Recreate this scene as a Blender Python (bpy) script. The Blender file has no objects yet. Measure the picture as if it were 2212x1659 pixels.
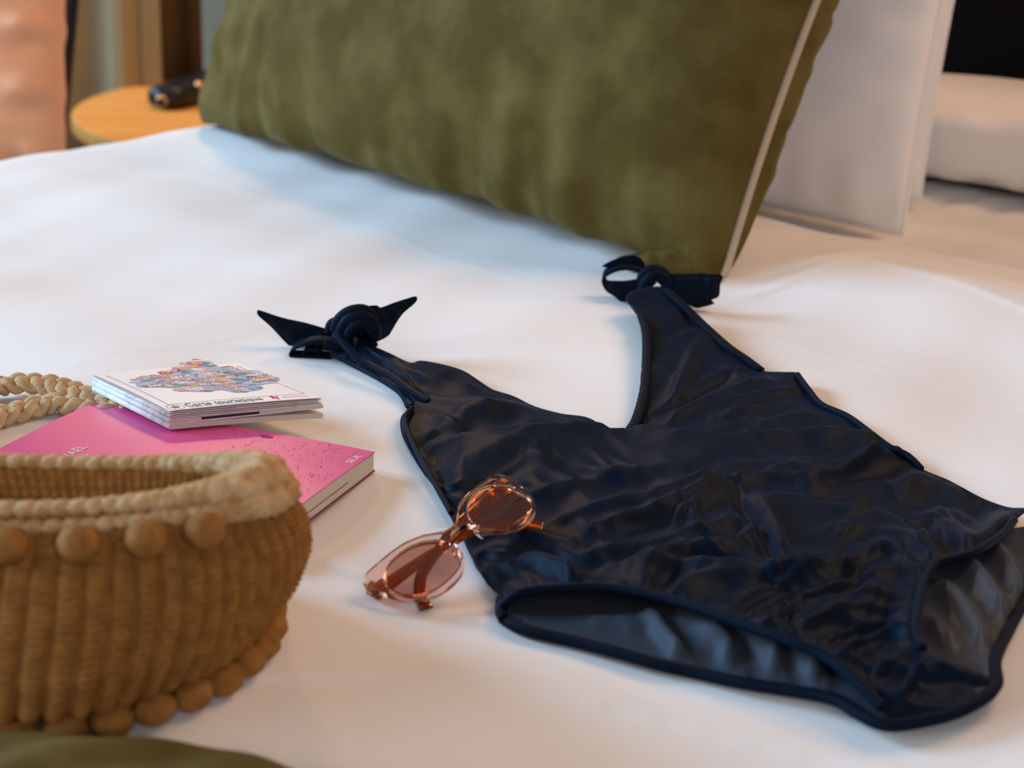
import bpy, math, random
import numpy as np
from mathutils import Vector, Matrix
from mathutils.geometry import delaunay_2d_cdt

random.seed(7)
rng = np.random.RandomState(11)
S = bpy.context.scene
COL = S.collection

# ------------------------------------------------------------------ camera
W_, H_ = 2212.0, 1659.0
FPX, PITCH, ROLL = 3600.0, math.radians(19), math.radians(2)
BED = 0.60
CAM = np.array([0.0, 0.0, BED + 0.385])
FW = np.array([0, math.cos(PITCH), -math.sin(PITCH)])
UP0 = np.array([0, math.sin(PITCH), math.cos(PITCH)])
RT0 = np.array([1.0, 0, 0])
RT = RT0 * math.cos(ROLL) + UP0 * math.sin(ROLL)
UP = -RT0 * math.sin(ROLL) + UP0 * math.cos(ROLL)
cam = bpy.data.cameras.new('camera')
cam.sensor_width = 36.0
cam.lens = 36.0 * FPX / W_
cam.clip_start = 0.05
cam.dof.use_dof = True
cam.dof.focus_distance = 1.06
cam.dof.aperture_fstop = 8.0
camo = bpy.data.objects.new('camera', cam)
COL.objects.link(camo)
M = Matrix.Identity(4)
for i in range(3):
    M[i][0], M[i][1], M[i][2], M[i][3] = RT[i], UP[i], -FW[i], CAM[i]
camo.matrix_world = M
S.camera = camo

# ------------------------------------------------------------------ world, lights, exposure
S.view_settings.view_transform = 'Standard'
S.view_settings.look = 'None'
S.view_settings.exposure = 0.0
S.view_settings.gamma = 1.0
S.view_settings.use_curve_mapping = False
wd = bpy.data.worlds.new('world')
S.world = wd
wd.use_nodes = True
wd.node_tree.nodes['Background'].inputs[0].default_value = (1.0, 0.91, 0.86, 1)
wd.node_tree.nodes['Background'].inputs[1].default_value = 0.17


def area(name, loc, target, sx, sy, power, color):
    l = bpy.data.lights.new(name, 'AREA')
    l.shape = 'RECTANGLE'
    l.size, l.size_y = sx, sy
    l.energy = power
    l.color = color
    o = bpy.data.objects.new(name, l)
    COL.objects.link(o)
    o.location = loc
    d = Vector(target) - Vector(loc)
    o.rotation_euler = d.to_track_quat('-Z', 'Y').to_euler()
    return o


area('window_daylight', (-3.9, 2.2, 2.35), (0.0, 1.1, 0.6), 1.9, 1.3, 216, (0.44, 0.71, 1.0))
area('fill_left', (-3.4, -0.5, 1.7), (0.2, 1.2, 0.7), 1.8, 1.5, 56, (0.76, 0.88, 1.0))  # added cool fill from the left for camera-facing surfaces, no seen source
area('fill_behind_camera', (1.0, -2.3, 2.2), (0.2, 1.3, 0.7), 1.8, 1.2, 30, (1.0, 0.93, 0.94))  # added fill behind the camera to brighten the white pillows
area('ceiling_lamp', (1.55, 2.05, 2.5), (0.0, 1.2, 0.6), 1.3, 1.3, 35, (1.0, 0.58, 0.32))
area('bedside_lamp', (-0.55, 3.0, 1.75), (-0.6, 2.6, 0.5), 0.25, 0.25, 12, (1.0, 0.60, 0.30))

# ------------------------------------------------------------------ bed geometry helpers
E_UP = np.array([0.564, 0.826])     # towards the headboard
E_H = np.array([-0.826, 0.564])     # along the headboard, away from the camera
RIM = 1.535                          # duvet ends here (e_up)
FAR = 1.558                          # far long side of the bed (e_h)
FOOT, NEAR = 0.12, -0.46
HEADB = 2.16


def waves(x, y, wl, seed, n=7):
    r = np.random.RandomState(seed)
    out = 0
    for _ in range(n):
        a = r.uniform(0, 2 * np.pi)
        k = 2 * np.pi / (wl * r.uniform(0.7, 1.4))
        out = out + np.sin(k * (x * np.cos(a) + y * np.sin(a)) + r.uniform(0, 6.28))
    return out / math.sqrt(n)


def seg_dist(px, py, line):
    """distance to a polyline and parameter sign (cross product) of the closest segment"""
    best = np.full(np.shape(px), 1e9)
    side = np.zeros(np.shape(px))
    for (x0, y0), (x1, y1) in zip(line[:-1], line[1:]):
        dx, dy = x1 - x0, y1 - y0
        L = dx * dx + dy * dy + 1e-12
        t = np.clip(((px - x0) * dx + (py - y0) * dy) / L, 0, 1)
        d = np.hypot(px - (x0 + t * dx), py - (y0 + t * dy))
        cr = (dx * (py - y0) - dy * (px - x0))
        m = d < best
        best = np.where(m, d, best)
        side = np.where(m, np.sign(cr), side)
    return best, side


def ray(u, v):
    u = np.asarray(u, float)
    v = np.asarray(v, float)
    x = (u - W_ / 2)[..., None]
    y = -(v - H_ / 2)[..., None]
    return RT * x + UP * y + FW * FPX


def ground(u, v, z=BED):
    d = ray(u, v)
    t = (z - CAM[2]) / d[..., 2]
    return CAM + d * np.asarray(t)[..., None]


CREASES = []   # filled below: (polyline in world xy, height, width)


def bedz(x, y):
    x = np.asarray(x, float)
    y = np.asarray(y, float)
    z = BED + 0.0035 * waves(x, y, 0.34, 3) + 0.0012 * waves(x, y, 0.13, 5)
    eu = x * E_UP[0] + y * E_UP[1]
    eh = x * E_H[0] + y * E_H[1]
    # soft fold bulge on the right, before the duvet rim
    z = z + 0.012 * np.exp(-((eu - 1.36) / 0.09) ** 2 - ((eh - 0.52) / 0.22) ** 2)
    # bed edge rolls off on the far side
    s = np.clip((eh - (FAR - 0.10)) / 0.10, 0, 1)
    z = z - 0.022 * s ** 2
    for ln, h, w in CREASES:
        d, sd = seg_dist(x, y, ln)
        z = z + h * np.exp(-(d / w) ** 2) * (0.6 + 0.4 * sd)
    return z


def PB(u, v, off=0.0):
    """point where the pixel's ray meets the surface off metres above the bedding"""
    z = np.full(np.shape(u), BED) + off
    for _ in range(4):
        p = ground(u, v, z)
        z = bedz(p[..., 0], p[..., 1]) + off
    return p


def PY(u, v, y):
    """point of the ray at world depth y"""
    d = ray(u, v)
    return CAM + d * (np.asarray(y, float) / d[..., 1])[..., None]


for pts, h, w in [
    ([(360, 350), (560, 420), (800, 490), (1100, 600), (1250, 650)], 0.0006, 0.004),
    ([(1540, 690), (1800, 775), (2000, 815), (2230, 872)], 0.0009, 0.004),
    ([(1700, 850), (1880, 790), (2000, 770)], 0.0005, 0.003),
    ([(60, 850), (240, 775), (540, 715)], 0.0005, 0.003),
    ([(620, 1185), (760, 1230), (900, 1290), (1080, 1325)], 0.0022, 0.018),
    ([(560, 1480), (900, 1440), (1200, 1500)], 0.0016, 0.03),
    ([(1300, 1520), (1700, 1620), (2000, 1700)], 0.0018, 0.014),
    ([(1640, 640), (1850, 600), (2212, 700)], 0.0030, 0.02),
    ([(1740, 600), (1950, 560), (2230, 640)], 0.0022, 0.012),
    ([(860, 1060), (990, 1010)], 0.0005, 0.003),
]:
    a = np.array(pts, float)
    g = ground(a[:, 0], a[:, 1])
    CREASES.append(([(p[0], p[1]) for p in g], h, w))

# ------------------------------------------------------------------ mesh helpers


def link(name, verts, faces, mat=None, parent=None, smooth=True):
    me = bpy.data.meshes.new(name)
    me.from_pydata([tuple(map(float, v)) for v in verts], [], [tuple(map(int, f)) for f in faces])
    me.update()
    if smooth:
        me.polygons.foreach_set('use_smooth', [True] * len(me.polygons))
    o = bpy.data.objects.new(name, me)
    COL.objects.link(o)
    if mat:
        me.materials.append(mat)
    if parent:
        o.parent = parent
        o.matrix_parent_inverse = parent.matrix_world.inverted()
    return o


def empty(name, loc=(0, 0, 0)):
    o = bpy.data.objects.new(name, None)
    o.location = loc
    o.empty_display_size = 0.05
    COL.objects.link(o)
    o.matrix_world = Matrix.Translation(Vector(loc))
    return o


def tag(o, label, cat, group=None):
    o['label'] = label
    o['category'] = cat
    if group:
        o['group'] = group
    return o


def struct(o):
    o['kind'] = 'structure'
    return o


def solid(o, t, off=-1.0):
    m = o.modifiers.new('Solidify', 'SOLIDIFY')
    m.thickness = t
    m.offset = off
    return o


def subsurf(o, n=1):
    m = o.modifiers.new('Subdivision', 'SUBSURF')
    m.levels = m.render_levels = n
    return o


def bevel(o, w, seg=2):
    m = o.modifiers.new('Bevel', 'BEVEL')
    m.width = w
    m.segments = seg
    m.limit_method = 'ANGLE'
    return o


def grid_faces(nu, nv, wrap_u=False, wrap_v=False, base=0):
    f = []
    for j in range(nv if wrap_v else nv - 1):
        for i in range(nu if wrap_u else nu - 1):
            i2, j2 = (i + 1) % nu, (j + 1) % nv
            f.append((base + j * nu + i, base + j * nu + i2, base + j2 * nu + i2, base + j2 * nu + i))
    return f


def catmull(pts, n, closed=False):
    P = np.array(pts, float)
    m = len(P)
    out = []
    segs = m if closed else m - 1
    for i in range(segs):
        if closed:
            p0, p1, p2, p3 = P[(i - 1) % m], P[i], P[(i + 1) % m], P[(i + 2) % m]
        else:
            p0, p1, p2, p3 = P[max(i - 1, 0)], P[i], P[i + 1], P[min(i + 2, m - 1)]
        for k in range(n):
            t = k / n
            out.append(0.5 * ((2 * p1) + (-p0 + p2) * t + (2 * p0 - 5 * p1 + 4 * p2 - p3) * t * t + (-p0 + 3 * p1 - 3 * p2 + p3) * t ** 3))
    if not closed:
        out.append(P[-1])
    return np.array(out)


def tube_data(path, r, n=8, closed=False, base=0, ry=None):
    P = np.array(path, float)
    m = len(P)
    if closed:
        T = np.roll(P, -1, 0) - np.roll(P, 1, 0)
    else:
        T = np.gradient(P, axis=0)
    T /= np.linalg.norm(T, axis=1)[:, None] + 1e-12
    r = np.broadcast_to(np.asarray(r, float), (m,))
    ref = np.array([0, 0, 1.0])
    V = []
    for i in range(m):
        s = np.cross(T[i], ref)
        if np.linalg.norm(s) < 1e-3:
            s = np.array([1.0, 0, 0])
        s /= np.linalg.norm(s)
        b = np.cross(s, T[i])
        rb = r[i] if ry is None else ry
        for k in range(n):
            a = 2 * math.pi * k / n
            V.append(P[i] + s * r[i] * math.cos(a) + b * rb * math.sin(a))
    F = []
    for i in range(m if closed else m - 1):
        i2 = (i + 1) % m
        for k in range(n):
            k2 = (k + 1) % n
            F.append((base + i * n + k, base + i * n + k2, base + i2 * n + k2, base + i2 * n + k))
    if not closed:
        F.append(tuple(base + k for k in range(n - 1, -1, -1)))
        F.append(tuple(base + (m - 1) * n + k for k in range(n)))
    return V, F


def tube(name, path, r, mat, parent=None, n=8, closed=False, ry=None):
    V, F = tube_data(path, r, n, closed, 0, ry)
    return link(name, V, F, mat, parent)


def box_data(x0, x1, y0, y1, z0, z1, base=0):
    V = [(x, y, z) for z in (z0, z1) for (x, y) in ((x0, y0), (x1, y0), (x1, y1), (x0, y1))]
    F = [(0, 3, 2, 1), (4, 5, 6, 7), (0, 1, 5, 4), (1, 2, 6, 5), (2, 3, 7, 6), (3, 0, 4, 7)]
    return V, [tuple(base + i for i in f) for f in F]


class Frame:
    """local axes placed in the world"""
    def __init__(self, o, ex, ey, ez):
        self.o, self.ex, self.ey, self.ez = [np.array(a, float) for a in (o, ex, ey, ez)]

    def __call__(self, p):
        p = np.asarray(p, float)
        return self.o + p[..., 0:1] * self.ex + p[..., 1:2] * self.ey + p[..., 2:3] * self.ez

    def inv(self, w):
        d = np.asarray(w, float) - self.o
        return d @ np.linalg.inv(np.stack([self.ex, self.ey, self.ez]))


def unit(v):
    v = np.asarray(v, float)
    return v / np.linalg.norm(v)


def sphere_data(c, rx, ry, rz, nu=16, nv=10, base=0, rot=0.0, rough=0.0, seed=0):
    r_ = np.random.RandomState(seed)
    ph = r_.uniform(0, 6.28, 6)
    V, F = [], []
    for j in range(nv + 1):
        th = math.pi * j / nv
        for i in range(nu):
            a = 2 * math.pi * i / nu
            x, y, z = math.sin(th) * math.cos(a), math.sin(th) * math.sin(a), math.cos(th)
            k = 1 + rough * (math.sin(5 * a + ph[0] + 3 * th) * math.sin(4 * th + ph[1]) + 0.6 * math.sin(9 * a - 5 * th + ph[2])) * math.sin(th)
            x, y, z = x * rx * k, y * ry * k, z * rz * k
            xr = x * math.cos(rot) - y * math.sin(rot)
            yr = x * math.sin(rot) + y * math.cos(rot)
            V.append((c[0] + xr, c[1] + yr, c[2] + z))
    for j in range(nv):
        for i in range(nu):
            i2 = (i + 1) % nu
            F.append((base + j * nu + i, base + (j + 1) * nu + i, base + (j + 1) * nu + i2, base + j * nu + i2))
    return V, F


# ------------------------------------------------------------------ materials


def mat(name, color, rough=0.7, spec=0.5, sheen=0.0, sheen_tint=(1, 1, 1), sheen_rough=0.5, metal=0.0,
        noise=None, bump=None, transmission=0.0, ior=1.45, coat=0.0, spec_tint=(1, 1, 1)):
    m = bpy.data.materials.new(name)
    m.use_nodes = True
    nt = m.node_tree
    b = nt.nodes['Principled BSDF']
    b.inputs['Base Color'].default_value = (*color, 1)
    b.inputs['Roughness'].default_value = rough
    b.inputs['Specular IOR Level'].default_value = spec
    b.inputs['Metallic'].default_value = metal
    b.inputs['Specular Tint'].default_value = (*spec_tint, 1)
    b.inputs['Sheen Weight'].default_value = sheen
    b.inputs['Sheen Tint'].default_value = (*sheen_tint, 1)
    b.inputs['Sheen Roughness'].default_value = sheen_rough
    b.inputs['Transmission Weight'].default_value = transmission
    b.inputs['IOR'].default_value = ior
    b.inputs['Coat Weight'].default_value = coat
    tc = nt.nodes.new('ShaderNodeTexCoord')
    if noise:   # (scale, color2, detail, lo, hi, stretch)
        sc, c2, det, lo, hi, st = noise
        mp = nt.nodes.new('ShaderNodeMapping')
        mp.inputs['Scale'].default_value = st
        nz = nt.nodes.new('ShaderNodeTexNoise')
        nz.inputs['Scale'].default_value = sc
        nz.inputs['Detail'].default_value = det
        cr = nt.nodes.new('ShaderNodeValToRGB')
        cr.color_ramp.elements[0].position = lo
        cr.color_ramp.elements[1].position = hi
        cr.color_ramp.elements[0].color = (*color, 1)
        cr.color_ramp.elements[1].color = (*c2, 1)
        nt.links.new(tc.outputs['Object'], mp.inputs[0])
        nt.links.new(mp.outputs[0], nz.inputs['Vector'])
        nt.links.new(nz.outputs['Fac'], cr.inputs[0])
        nt.links.new(cr.outputs[0], b.inputs['Base Color'])
    if bump:    # list of (scale, strength, distance)
        prev = None
        for sc, st, dist in bump:
            nz = nt.nodes.new('ShaderNodeTexNoise')
            nz.inputs['Scale'].default_value = sc
            nz.inputs['Detail'].default_value = 3
            nt.links.new(tc.outputs['Object'], nz.inputs['Vector'])
            bp = nt.nodes.new('ShaderNodeBump')
            bp.inputs['Strength'].default_value = st
            bp.inputs['Distance'].default_value = dist
            nt.links.new(nz.outputs['Fac'], bp.inputs['Height'])
            if prev:
                nt.links.new(prev.outputs[0], bp.inputs['Normal'])
            prev = bp
        nt.links.new(prev.outputs[0], b.inputs['Normal'])
    return m


def flat_color(name, c, rough=0.6):
    return mat(name, c, rough, 0.3)


M_DUVET = mat('white_percale', (0.80, 0.80, 0.80), 0.85, 0.2, sheen=0.1, bump=[(420, 0.10, 0.0006), (26, 0.18, 0.002)])
M_SHEET = mat('white_sheet', (0.78, 0.77, 0.76), 0.85, 0.2, bump=[(20, 0.25, 0.003)])
M_PILLOW = mat('pillowcase', (0.88, 0.86, 0.86), 0.85, 0.2, sheen=0.1, bump=[(9, 0.35, 0.006)])
M_VELVET = mat('olive_velvet', (0.088, 0.060, 0.013), 0.8, 0.10, sheen=0.20, sheen_tint=(0.60, 0.56, 0.25), sheen_rough=0.35,
               noise=(16, (0.138, 0.106, 0.033), 12, 0.40, 0.66, (1, 1, 1)), bump=[(900, 0.5, 0.0015), (22, 0.35, 0.006)])
M_PIPING = mat('beige_piping', (0.52, 0.40, 0.30), 0.8, 0.2, bump=[(600, 0.4, 0.001)])
M_SATIN = mat('navy_jersey', (0.0040, 0.0082, 0.0180), 0.50, 0.08, spec_tint=(0.30, 0.55, 1.0), sheen=0.028, sheen_tint=(0.16, 0.40, 1.0), sheen_rough=0.4,
              bump=[(1100, 0.12, 0.0005)])
M_MATTE = mat('black_strap_jersey', (0.0035, 0.0060, 0.0125), 0.62, 0.12, spec_tint=(0.30, 0.55, 1.0), sheen=0.01, sheen_tint=(0.25, 0.42, 0.9),
              bump=[(900, 0.2, 0.0005)])
M_LINING = mat('grey_lining', (0.034, 0.040, 0.054), 0.5, 0.2, spec_tint=(0.5, 0.7, 1.0), sheen=0.08, sheen_tint=(0.5, 0.6, 0.8))
M_STRAW = mat('straw_yarn', (0.24, 0.098, 0.019), 0.75, 0.25,
              noise=(150, (0.34, 0.158, 0.038), 4, 0.35, 0.68, (1, 1, 1)), bump=[(900, 0.5, 0.0012)])
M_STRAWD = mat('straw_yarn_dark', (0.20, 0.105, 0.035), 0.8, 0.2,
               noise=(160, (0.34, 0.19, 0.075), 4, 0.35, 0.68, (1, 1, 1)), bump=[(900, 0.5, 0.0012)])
M_STRAW_LIT = mat('straw_yarn_highlight', (0.46, 0.26, 0.10), 0.7, 0.3, noise=(120, (0.64, 0.45, 0.25), 4, 0.38, 0.64, (1, 1, 1)), bump=[(700, 0.7, 0.0016)])  # straw paled so the mouth edge carries its highlights in the colour
M_HEMP = mat('pale_hemp', (0.50, 0.33, 0.17), 0.8, 0.2, noise=(140, (0.66, 0.47, 0.28), 5, 0.3, 0.7, (1, 1, 1)), bump=[(700, 0.7, 0.0015)])
M_PINK = mat('pink_cover', (0.68, 0.07, 0.28), 0.36, 0.5, coat=0.15)
M_PAGES = mat('page_edges', (0.60, 0.55, 0.47), 0.85, 0.2)
M_MAROON = flat_color('maroon_cover', (0.22, 0.02, 0.07))
M_PAPER = mat('white_paper', (0.80, 0.80, 0.81), 0.45, 0.4)
M_PAPERB = mat('pale_blue_paper', (0.60, 0.70, 0.76), 0.6, 0.3, noise=(70, (0.80, 0.83, 0.85), 2, 0.42, 0.5, (1, 4, 1)))
M_PAPERP = mat('buff_paper', (0.66, 0.56, 0.52), 0.6, 0.3)
M_INK = flat_color('grey_blue_ink', (0.15, 0.19, 0.27))
M_INKD = flat_color('dark_print', (0.035, 0.028, 0.03))
M_INKR = flat_color('red_ink', (0.55, 0.03, 0.04))
M_WHITEINK = flat_color('white_ink', (0.85, 0.75, 0.80))
M_SPECK = flat_color('plum_speckle', (0.20, 0.03, 0.10))
M_WOOD = mat('warm_oak', (0.64, 0.29, 0.065), 0.5, 0.3, noise=(5, (0.74, 0.37, 0.10), 5, 0.35, 0.65, (1, 14, 1)))
M_BLACK = mat('black_leather', (0.006, 0.007, 0.010), 0.4, 0.5)
M_HEAD = mat('black_headboard', (0.0030, 0.0040, 0.0050), 0.7, 0.2)
M_BRASS = mat('brass', (0.80, 0.48, 0.20), 0.28, 0.5, metal=1.0)
M_PEACH = mat('peach_linen', (0.82, 0.40, 0.22), 0.85, 0.2, sheen=0.2, bump=[(18, 0.3, 0.006), (500, 0.3, 0.001)])
M_CURT = mat('olive_curtain', (0.29, 0.235, 0.14), 0.9, 0.1, bump=[(300, 0.2, 0.001)])
M_CURT_SHADE = mat('shaded_inner_curtain', (0.17, 0.11, 0.05), 0.9, 0.1)  # curtain colour darkened: the shade behind the outer drape is painted in
M_WALL = mat('taupe_wall', (0.27, 0.225, 0.16), 0.85, 0.2, noise=(3, (0.30, 0.25, 0.18), 2, 0.4, 0.6, (1, 1, 1)))
M_WALLD = mat('groove_shadow_gap', (0.07, 0.065, 0.055), 0.9, 0.1)
M_FLOOR = mat('oak_floor', (0.22, 0.13, 0.07), 0.5, 0.4, noise=(4, (0.30, 0.18, 0.10), 5, 0.35, 0.65, (1, 10, 1)))
M_CEIL = mat('cream_ceiling', (0.70, 0.64, 0.55), 0.9, 0.1)


def clear(name, tint, gloss, mixf, rough=0.05, extra=None):
    """tinted clear plastic: transparent body with a fresnel gloss"""
    m = bpy.data.materials.new(name)
    m.use_nodes = True
    nt = m.node_tree
    nt.nodes.remove(nt.nodes['Principled BSDF'])
    out = nt.nodes['Material Output']
    tr = nt.nodes.new('ShaderNodeBsdfTransparent')
    tr.inputs[0].default_value = (*tint, 1)
    gl = nt.nodes.new('ShaderNodeBsdfGlossy')
    gl.inputs[0].default_value = (*gloss, 1)
    gl.inputs['Roughness'].default_value = rough
    fr = nt.nodes.new('ShaderNodeFresnel')
    fr.inputs['IOR'].default_value = 1.5
    mx = nt.nodes.new('ShaderNodeMixShader')
    src = tr
    if extra:
        df = nt.nodes.new('ShaderNodeBsdfTranslucent')
        df.inputs[0].default_value = (*extra[0], 1)
        d2 = nt.nodes.new('ShaderNodeBsdfDiffuse')
        d2.inputs[0].default_value = (*extra[0], 1)
        m3 = nt.nodes.new('ShaderNodeMixShader')
        nt.links.new(df.outputs[0], m3.inputs[1])
        nt.links.new(d2.outputs[0], m3.inputs[2])
        m2 = nt.nodes.new('ShaderNodeMixShader')
        m2.inputs[0].default_value = extra[1]
        nt.links.new(tr.outputs[0], m2.inputs[1])
        nt.links.new(m3.outputs[0], m2.inputs[2])
        src = m2
    ma = nt.nodes.new('ShaderNodeMath')
    ma.operation = 'MULTIPLY'
    ma.inputs[1].default_value = mixf
    nt.links.new(fr.outputs[0], ma.inputs[0])
    nt.links.new(ma.outputs[0], mx.inputs[0])
    nt.links.new(src.outputs[0], mx.inputs[1])
    nt.links.new(gl.outputs[0], mx.inputs[2])
    nt.links.new(mx.outputs[0], out.inputs[0])
    return m


M_ACET = mat('clear_rose_acetate', (1.0, 0.70, 0.61), 0.05, 0.5, transmission=1.0, ior=1.42)
M_LENS = clear('rose_brown_lens', (0.86, 0.62, 0.54), (1, 0.9, 0.85), 0.40, 0.03, extra=((0.5, 0.25, 0.2), 0.015))
M_AMBER = clear('amber_temple', (0.84, 0.46, 0.24), (1, 0.8, 0.6), 1.0, 0.08, extra=((0.6, 0.2, 0.06), 0.2))
M_AMBERD = mat('amber_temple_tip', (0.16, 0.035, 0.012), 0.2, 0.6)

# ------------------------------------------------------------------ room shell


def bed_xy(eu, eh):
    return E_UP * eu + E_H * eh


def oriented_box(name, eu0, eu1, eh0, eh1, z0, z1, m, parent=None, bev=0.0):
    V, F = box_data(eu0, eu1, -eh1, -eh0, z0, z1)
    W = []
    for a, b, z in V:
        q = bed_xy(a, -b)
        W.append((q[0], q[1], z))
    o = link(name, W, F, m, parent, smooth=False)
    if bev:
        bevel(o, bev, 3)
        o.data.polygons.foreach_set('use_smooth', [True] * len(o.data.polygons))
    return o


struct(oriented_box('floor', -2.5, 3.3, -2.4, 3.6, -0.1, 0.0, M_FLOOR))
struct(oriented_box('wall_back', 3.2, 3.3, -2.4, 3.6, 0.0, 2.9, M_WALL))

# wall panelling with recessed joints
for k in range(9):
    e0 = -0.9 + k * 0.44 + 0.10
    p = oriented_box('wall_panel', 3.175, 3.2, e0, e0 + 0.425, 0.1, 2.8, M_WALL, None, 0.004)
    struct(p)
    p.name = 'trim_%d' % (k + 1)

# curtain: deep pleats, hanging beyond the bedside table


def curtain():
    t = empty('curtain', (-0.80, 3.25, 0))
    tag(t, 'olive taupe floor length curtain hanging in soft pleats behind the bed', 'curtain')
    V = []
    nu, nv = 160, 8
    for j in range(nv):
        z = 0.03 + 2.6 * j / (nv - 1)
        for i in range(nu):
            s = i / (nu - 1)
            x = -1.55 + 0.845 * s
            ph = (s - 1) * 2 * math.pi * 5.5
            y = 3.26 + 0.024 * math.cos(ph) + 0.006 * math.cos(2.3 * ph + 1) - 0.02 * (s > 0.97)
            V.append((x + 0.015 * math.sin(ph), y, z))
    o = link('drape', V, grid_faces(nu, nv), M_CURT, t)
    solid(o, 0.003)
    V = [(x, 3.44 + 0.012 * math.sin(x * 60), z) for z in (0.03, 1.3, 2.63) for x in np.linspace(-0.86, -0.655, 40)]
    solid(link('inner_drape', V, grid_faces(40, 3), M_CURT_SHADE, t), 0.003)
    tube('curtain_rod', [(-1.7, 3.26, 2.68), (-0.5, 3.26, 2.68)], 0.012, M_BLACK, t)


curtain()

# ------------------------------------------------------------------ bed
bed = empty('bed', (*bed_xy(1.1, 0.5), 0))
tag(bed, 'large bed with white bottom sheet and black headboard behind the pillows', 'bed')


def bed_surface(name, eu0, eu1, eh0, eh1, zf, skirt, step, m, parent, edge=0.03):
    nu = int((eu1 - eu0) / step) + 1
    nv = int((eh1 - eh0) / step) + 1
    # rounded borders: a few extra rings
    def axis(a0, a1, n):
        core = np.linspace(a0 + edge, a1 - edge, n)
        th = np.linspace(0, math.pi / 2, 7)[1:]
        lo = [(a0 + edge - edge * math.sin(t), edge * (1 - math.cos(t))) for t in th][::-1]
        hi = [(a1 - edge + edge * math.sin(t), edge * (1 - math.cos(t))) for t in th]
        A = [(a0, skirt)] + lo + [(c, 0) for c in core] + hi + [(a1, skirt)]
        return np.array(A)
    AU, AH = axis(eu0, eu1, nu), axis(eh0, eh1, nv)
    U, Hh = np.meshgrid(AU[:, 0], AH[:, 0])
    DU, DH = np.meshgrid(AU[:, 1], AH[:, 1])
    X = U * E_UP[0] + Hh * E_H[0]
    Y = U * E_UP[1] + Hh * E_H[1]
    Z = zf(X, Y) - np.maximum(DU, DH)
    V = np.stack([X, Y, Z], -1).reshape(-1, 3)
    f = grid_faces(len(AU), len(AH))
    f = [q[::-1] for q in f]
    return link(name, V, f, m, parent)


def sheetz(x, y):
    return 0.575 + 0.003 * waves(x, y, 0.25, 21) + 0.0022 * waves(x * 0.3 + y * 0.1, y * 1.6 - x, 0.10, 23)


bed_surface('mattress', 0.16, 2.12, NEAR + 0.03, FAR - 0.05, sheetz, 0.25, 0.02, M_SHEET, bed)
oriented_box('bed_base', 0.20, 2.10, NEAR + 0.06, FAR - 0.08, 0.06, 0.33, M_BLACK, bed, 0.01)
oriented_box('headboard', HEADB, HEADB + 0.08, NEAR - 0.35, FAR + 0.02, 0.0, 1.35, M_HEAD, bed, 0.02)
for a, b in ((0.3, NEAR + 0.15), (0.3, FAR - 0.2), (2.0, NEAR + 0.15), (2.0, FAR - 0.2)):
    q = bed_xy(a, b)
    tube('leg', [(q[0], q[1], 0), (q[0], q[1], 0.07)], 0.025, M_BLACK, bed)

duvet = bed_surface('duvet', FOOT, RIM, NEAR, FAR, bedz, 0.30, 0.0045, M_DUVET, None, edge=0.022)
tag(duvet, 'smooth white duvet spread over the bed, lying under the swimsuit and the bag', 'duvet')
# the headboard end of the duvet only reaches down to the sheet
me = duvet.data
co = np.empty(len(me.vertices) * 3)
me.vertices.foreach_get('co', co)
co = co.reshape(-1, 3)
eu = co[:, 0] * E_UP[0] + co[:, 1] * E_UP[1]
mk = eu > RIM - 0.03
zz = sheetz(co[:, 0], co[:, 1]) - 0.003
eh = co[:, 0] * E_H[0] + co[:, 1] * E_H[1]
inside = mk & (eh < FAR - 0.03) & (eh > NEAR + 0.03)
co[inside, 2] = np.maximum(co[inside, 2], zz[inside])
me.vertices.foreach_set('co', co.ravel())
me.update()

# ------------------------------------------------------------------ pillows


def pillow_data(BL, BR, upv, height, thick, n=90, pinch=0.05, wr=0.006, seed=1, flat_bottom=0.0, power=0.42, bdir=None, folds=()):
    BL, BR, upv = np.array(BL), np.array(BR), unit(upv)
    ex = unit(BR - BL)
    Wd = np.linalg.norm(BR - BL)
    nrm = unit(np.cross(ex, upv)) if bdir is None else unit(bdir)     # front side
    C = (BL + BR) / 2 + upv * height / 2
    # cosine spacing keeps the rims fine
    a = np.linspace(-1, 1, n)
    a = np.sign(a) * (1 - (1 - np.abs(a)) ** 1.35)
    s, t = np.meshgrid(a, a)
    xs = s * Wd / 2 * (1 - pinch * (1 - t ** 2) * np.abs(s))
    ys = t * height / 2 * (1 - pinch * (1 - s ** 2) * np.abs(t))
    pr = (np.clip(1 - s ** 2, 0, 1) ** power) * (np.clip(1 - t ** 2, 0, 1) ** power)
    r_ = np.random.RandomState(seed)
    w = np.zeros_like(s)
    for side, dist, run in ((0, 1 - t, s), (1, 1 + t, s), (2, 1 - s, t), (3, 1 + s, t)):
        g = 0
        for q in range(9):
            k = r_.uniform(9, 38)
            g = g + np.sin(k * run + r_.uniform(0, 6.28) + 2.0 * dist * r_.uniform(-1, 1)) / math.sqrt(k / 9)
        w = w + g * np.exp(-((dist - 0.10) / 0.13) ** 2) * 0.55
    w = w + 0.8 * waves(s, t, 0.9, seed + 5)
    for (side, p0, ln, wd, am, sl) in folds:
        dist, run = ((1 + t), s) if side == 'b' else ((1 - s), t)
        w = w + 0.5 * am / wr * np.exp(-((run - p0 - sl * dist) / (wd * (1 + 1.5 * dist))) ** 2) * np.exp(-(dist / ln) ** 2)
    th = thick / 2 * pr + wr * w * np.clip(pr * 1.6, 0, 1)
    return C, ex, upv, nrm, xs, ys, th, s, t


def pillow_at(d, i, j, side=1, extra=0.0):
    C, ex, up, nr, xs, ys, th, s, t = d
    return C + ex * xs[j, i] + up * ys[j, i] + nr * (th[j, i] * side + extra * side)


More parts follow.
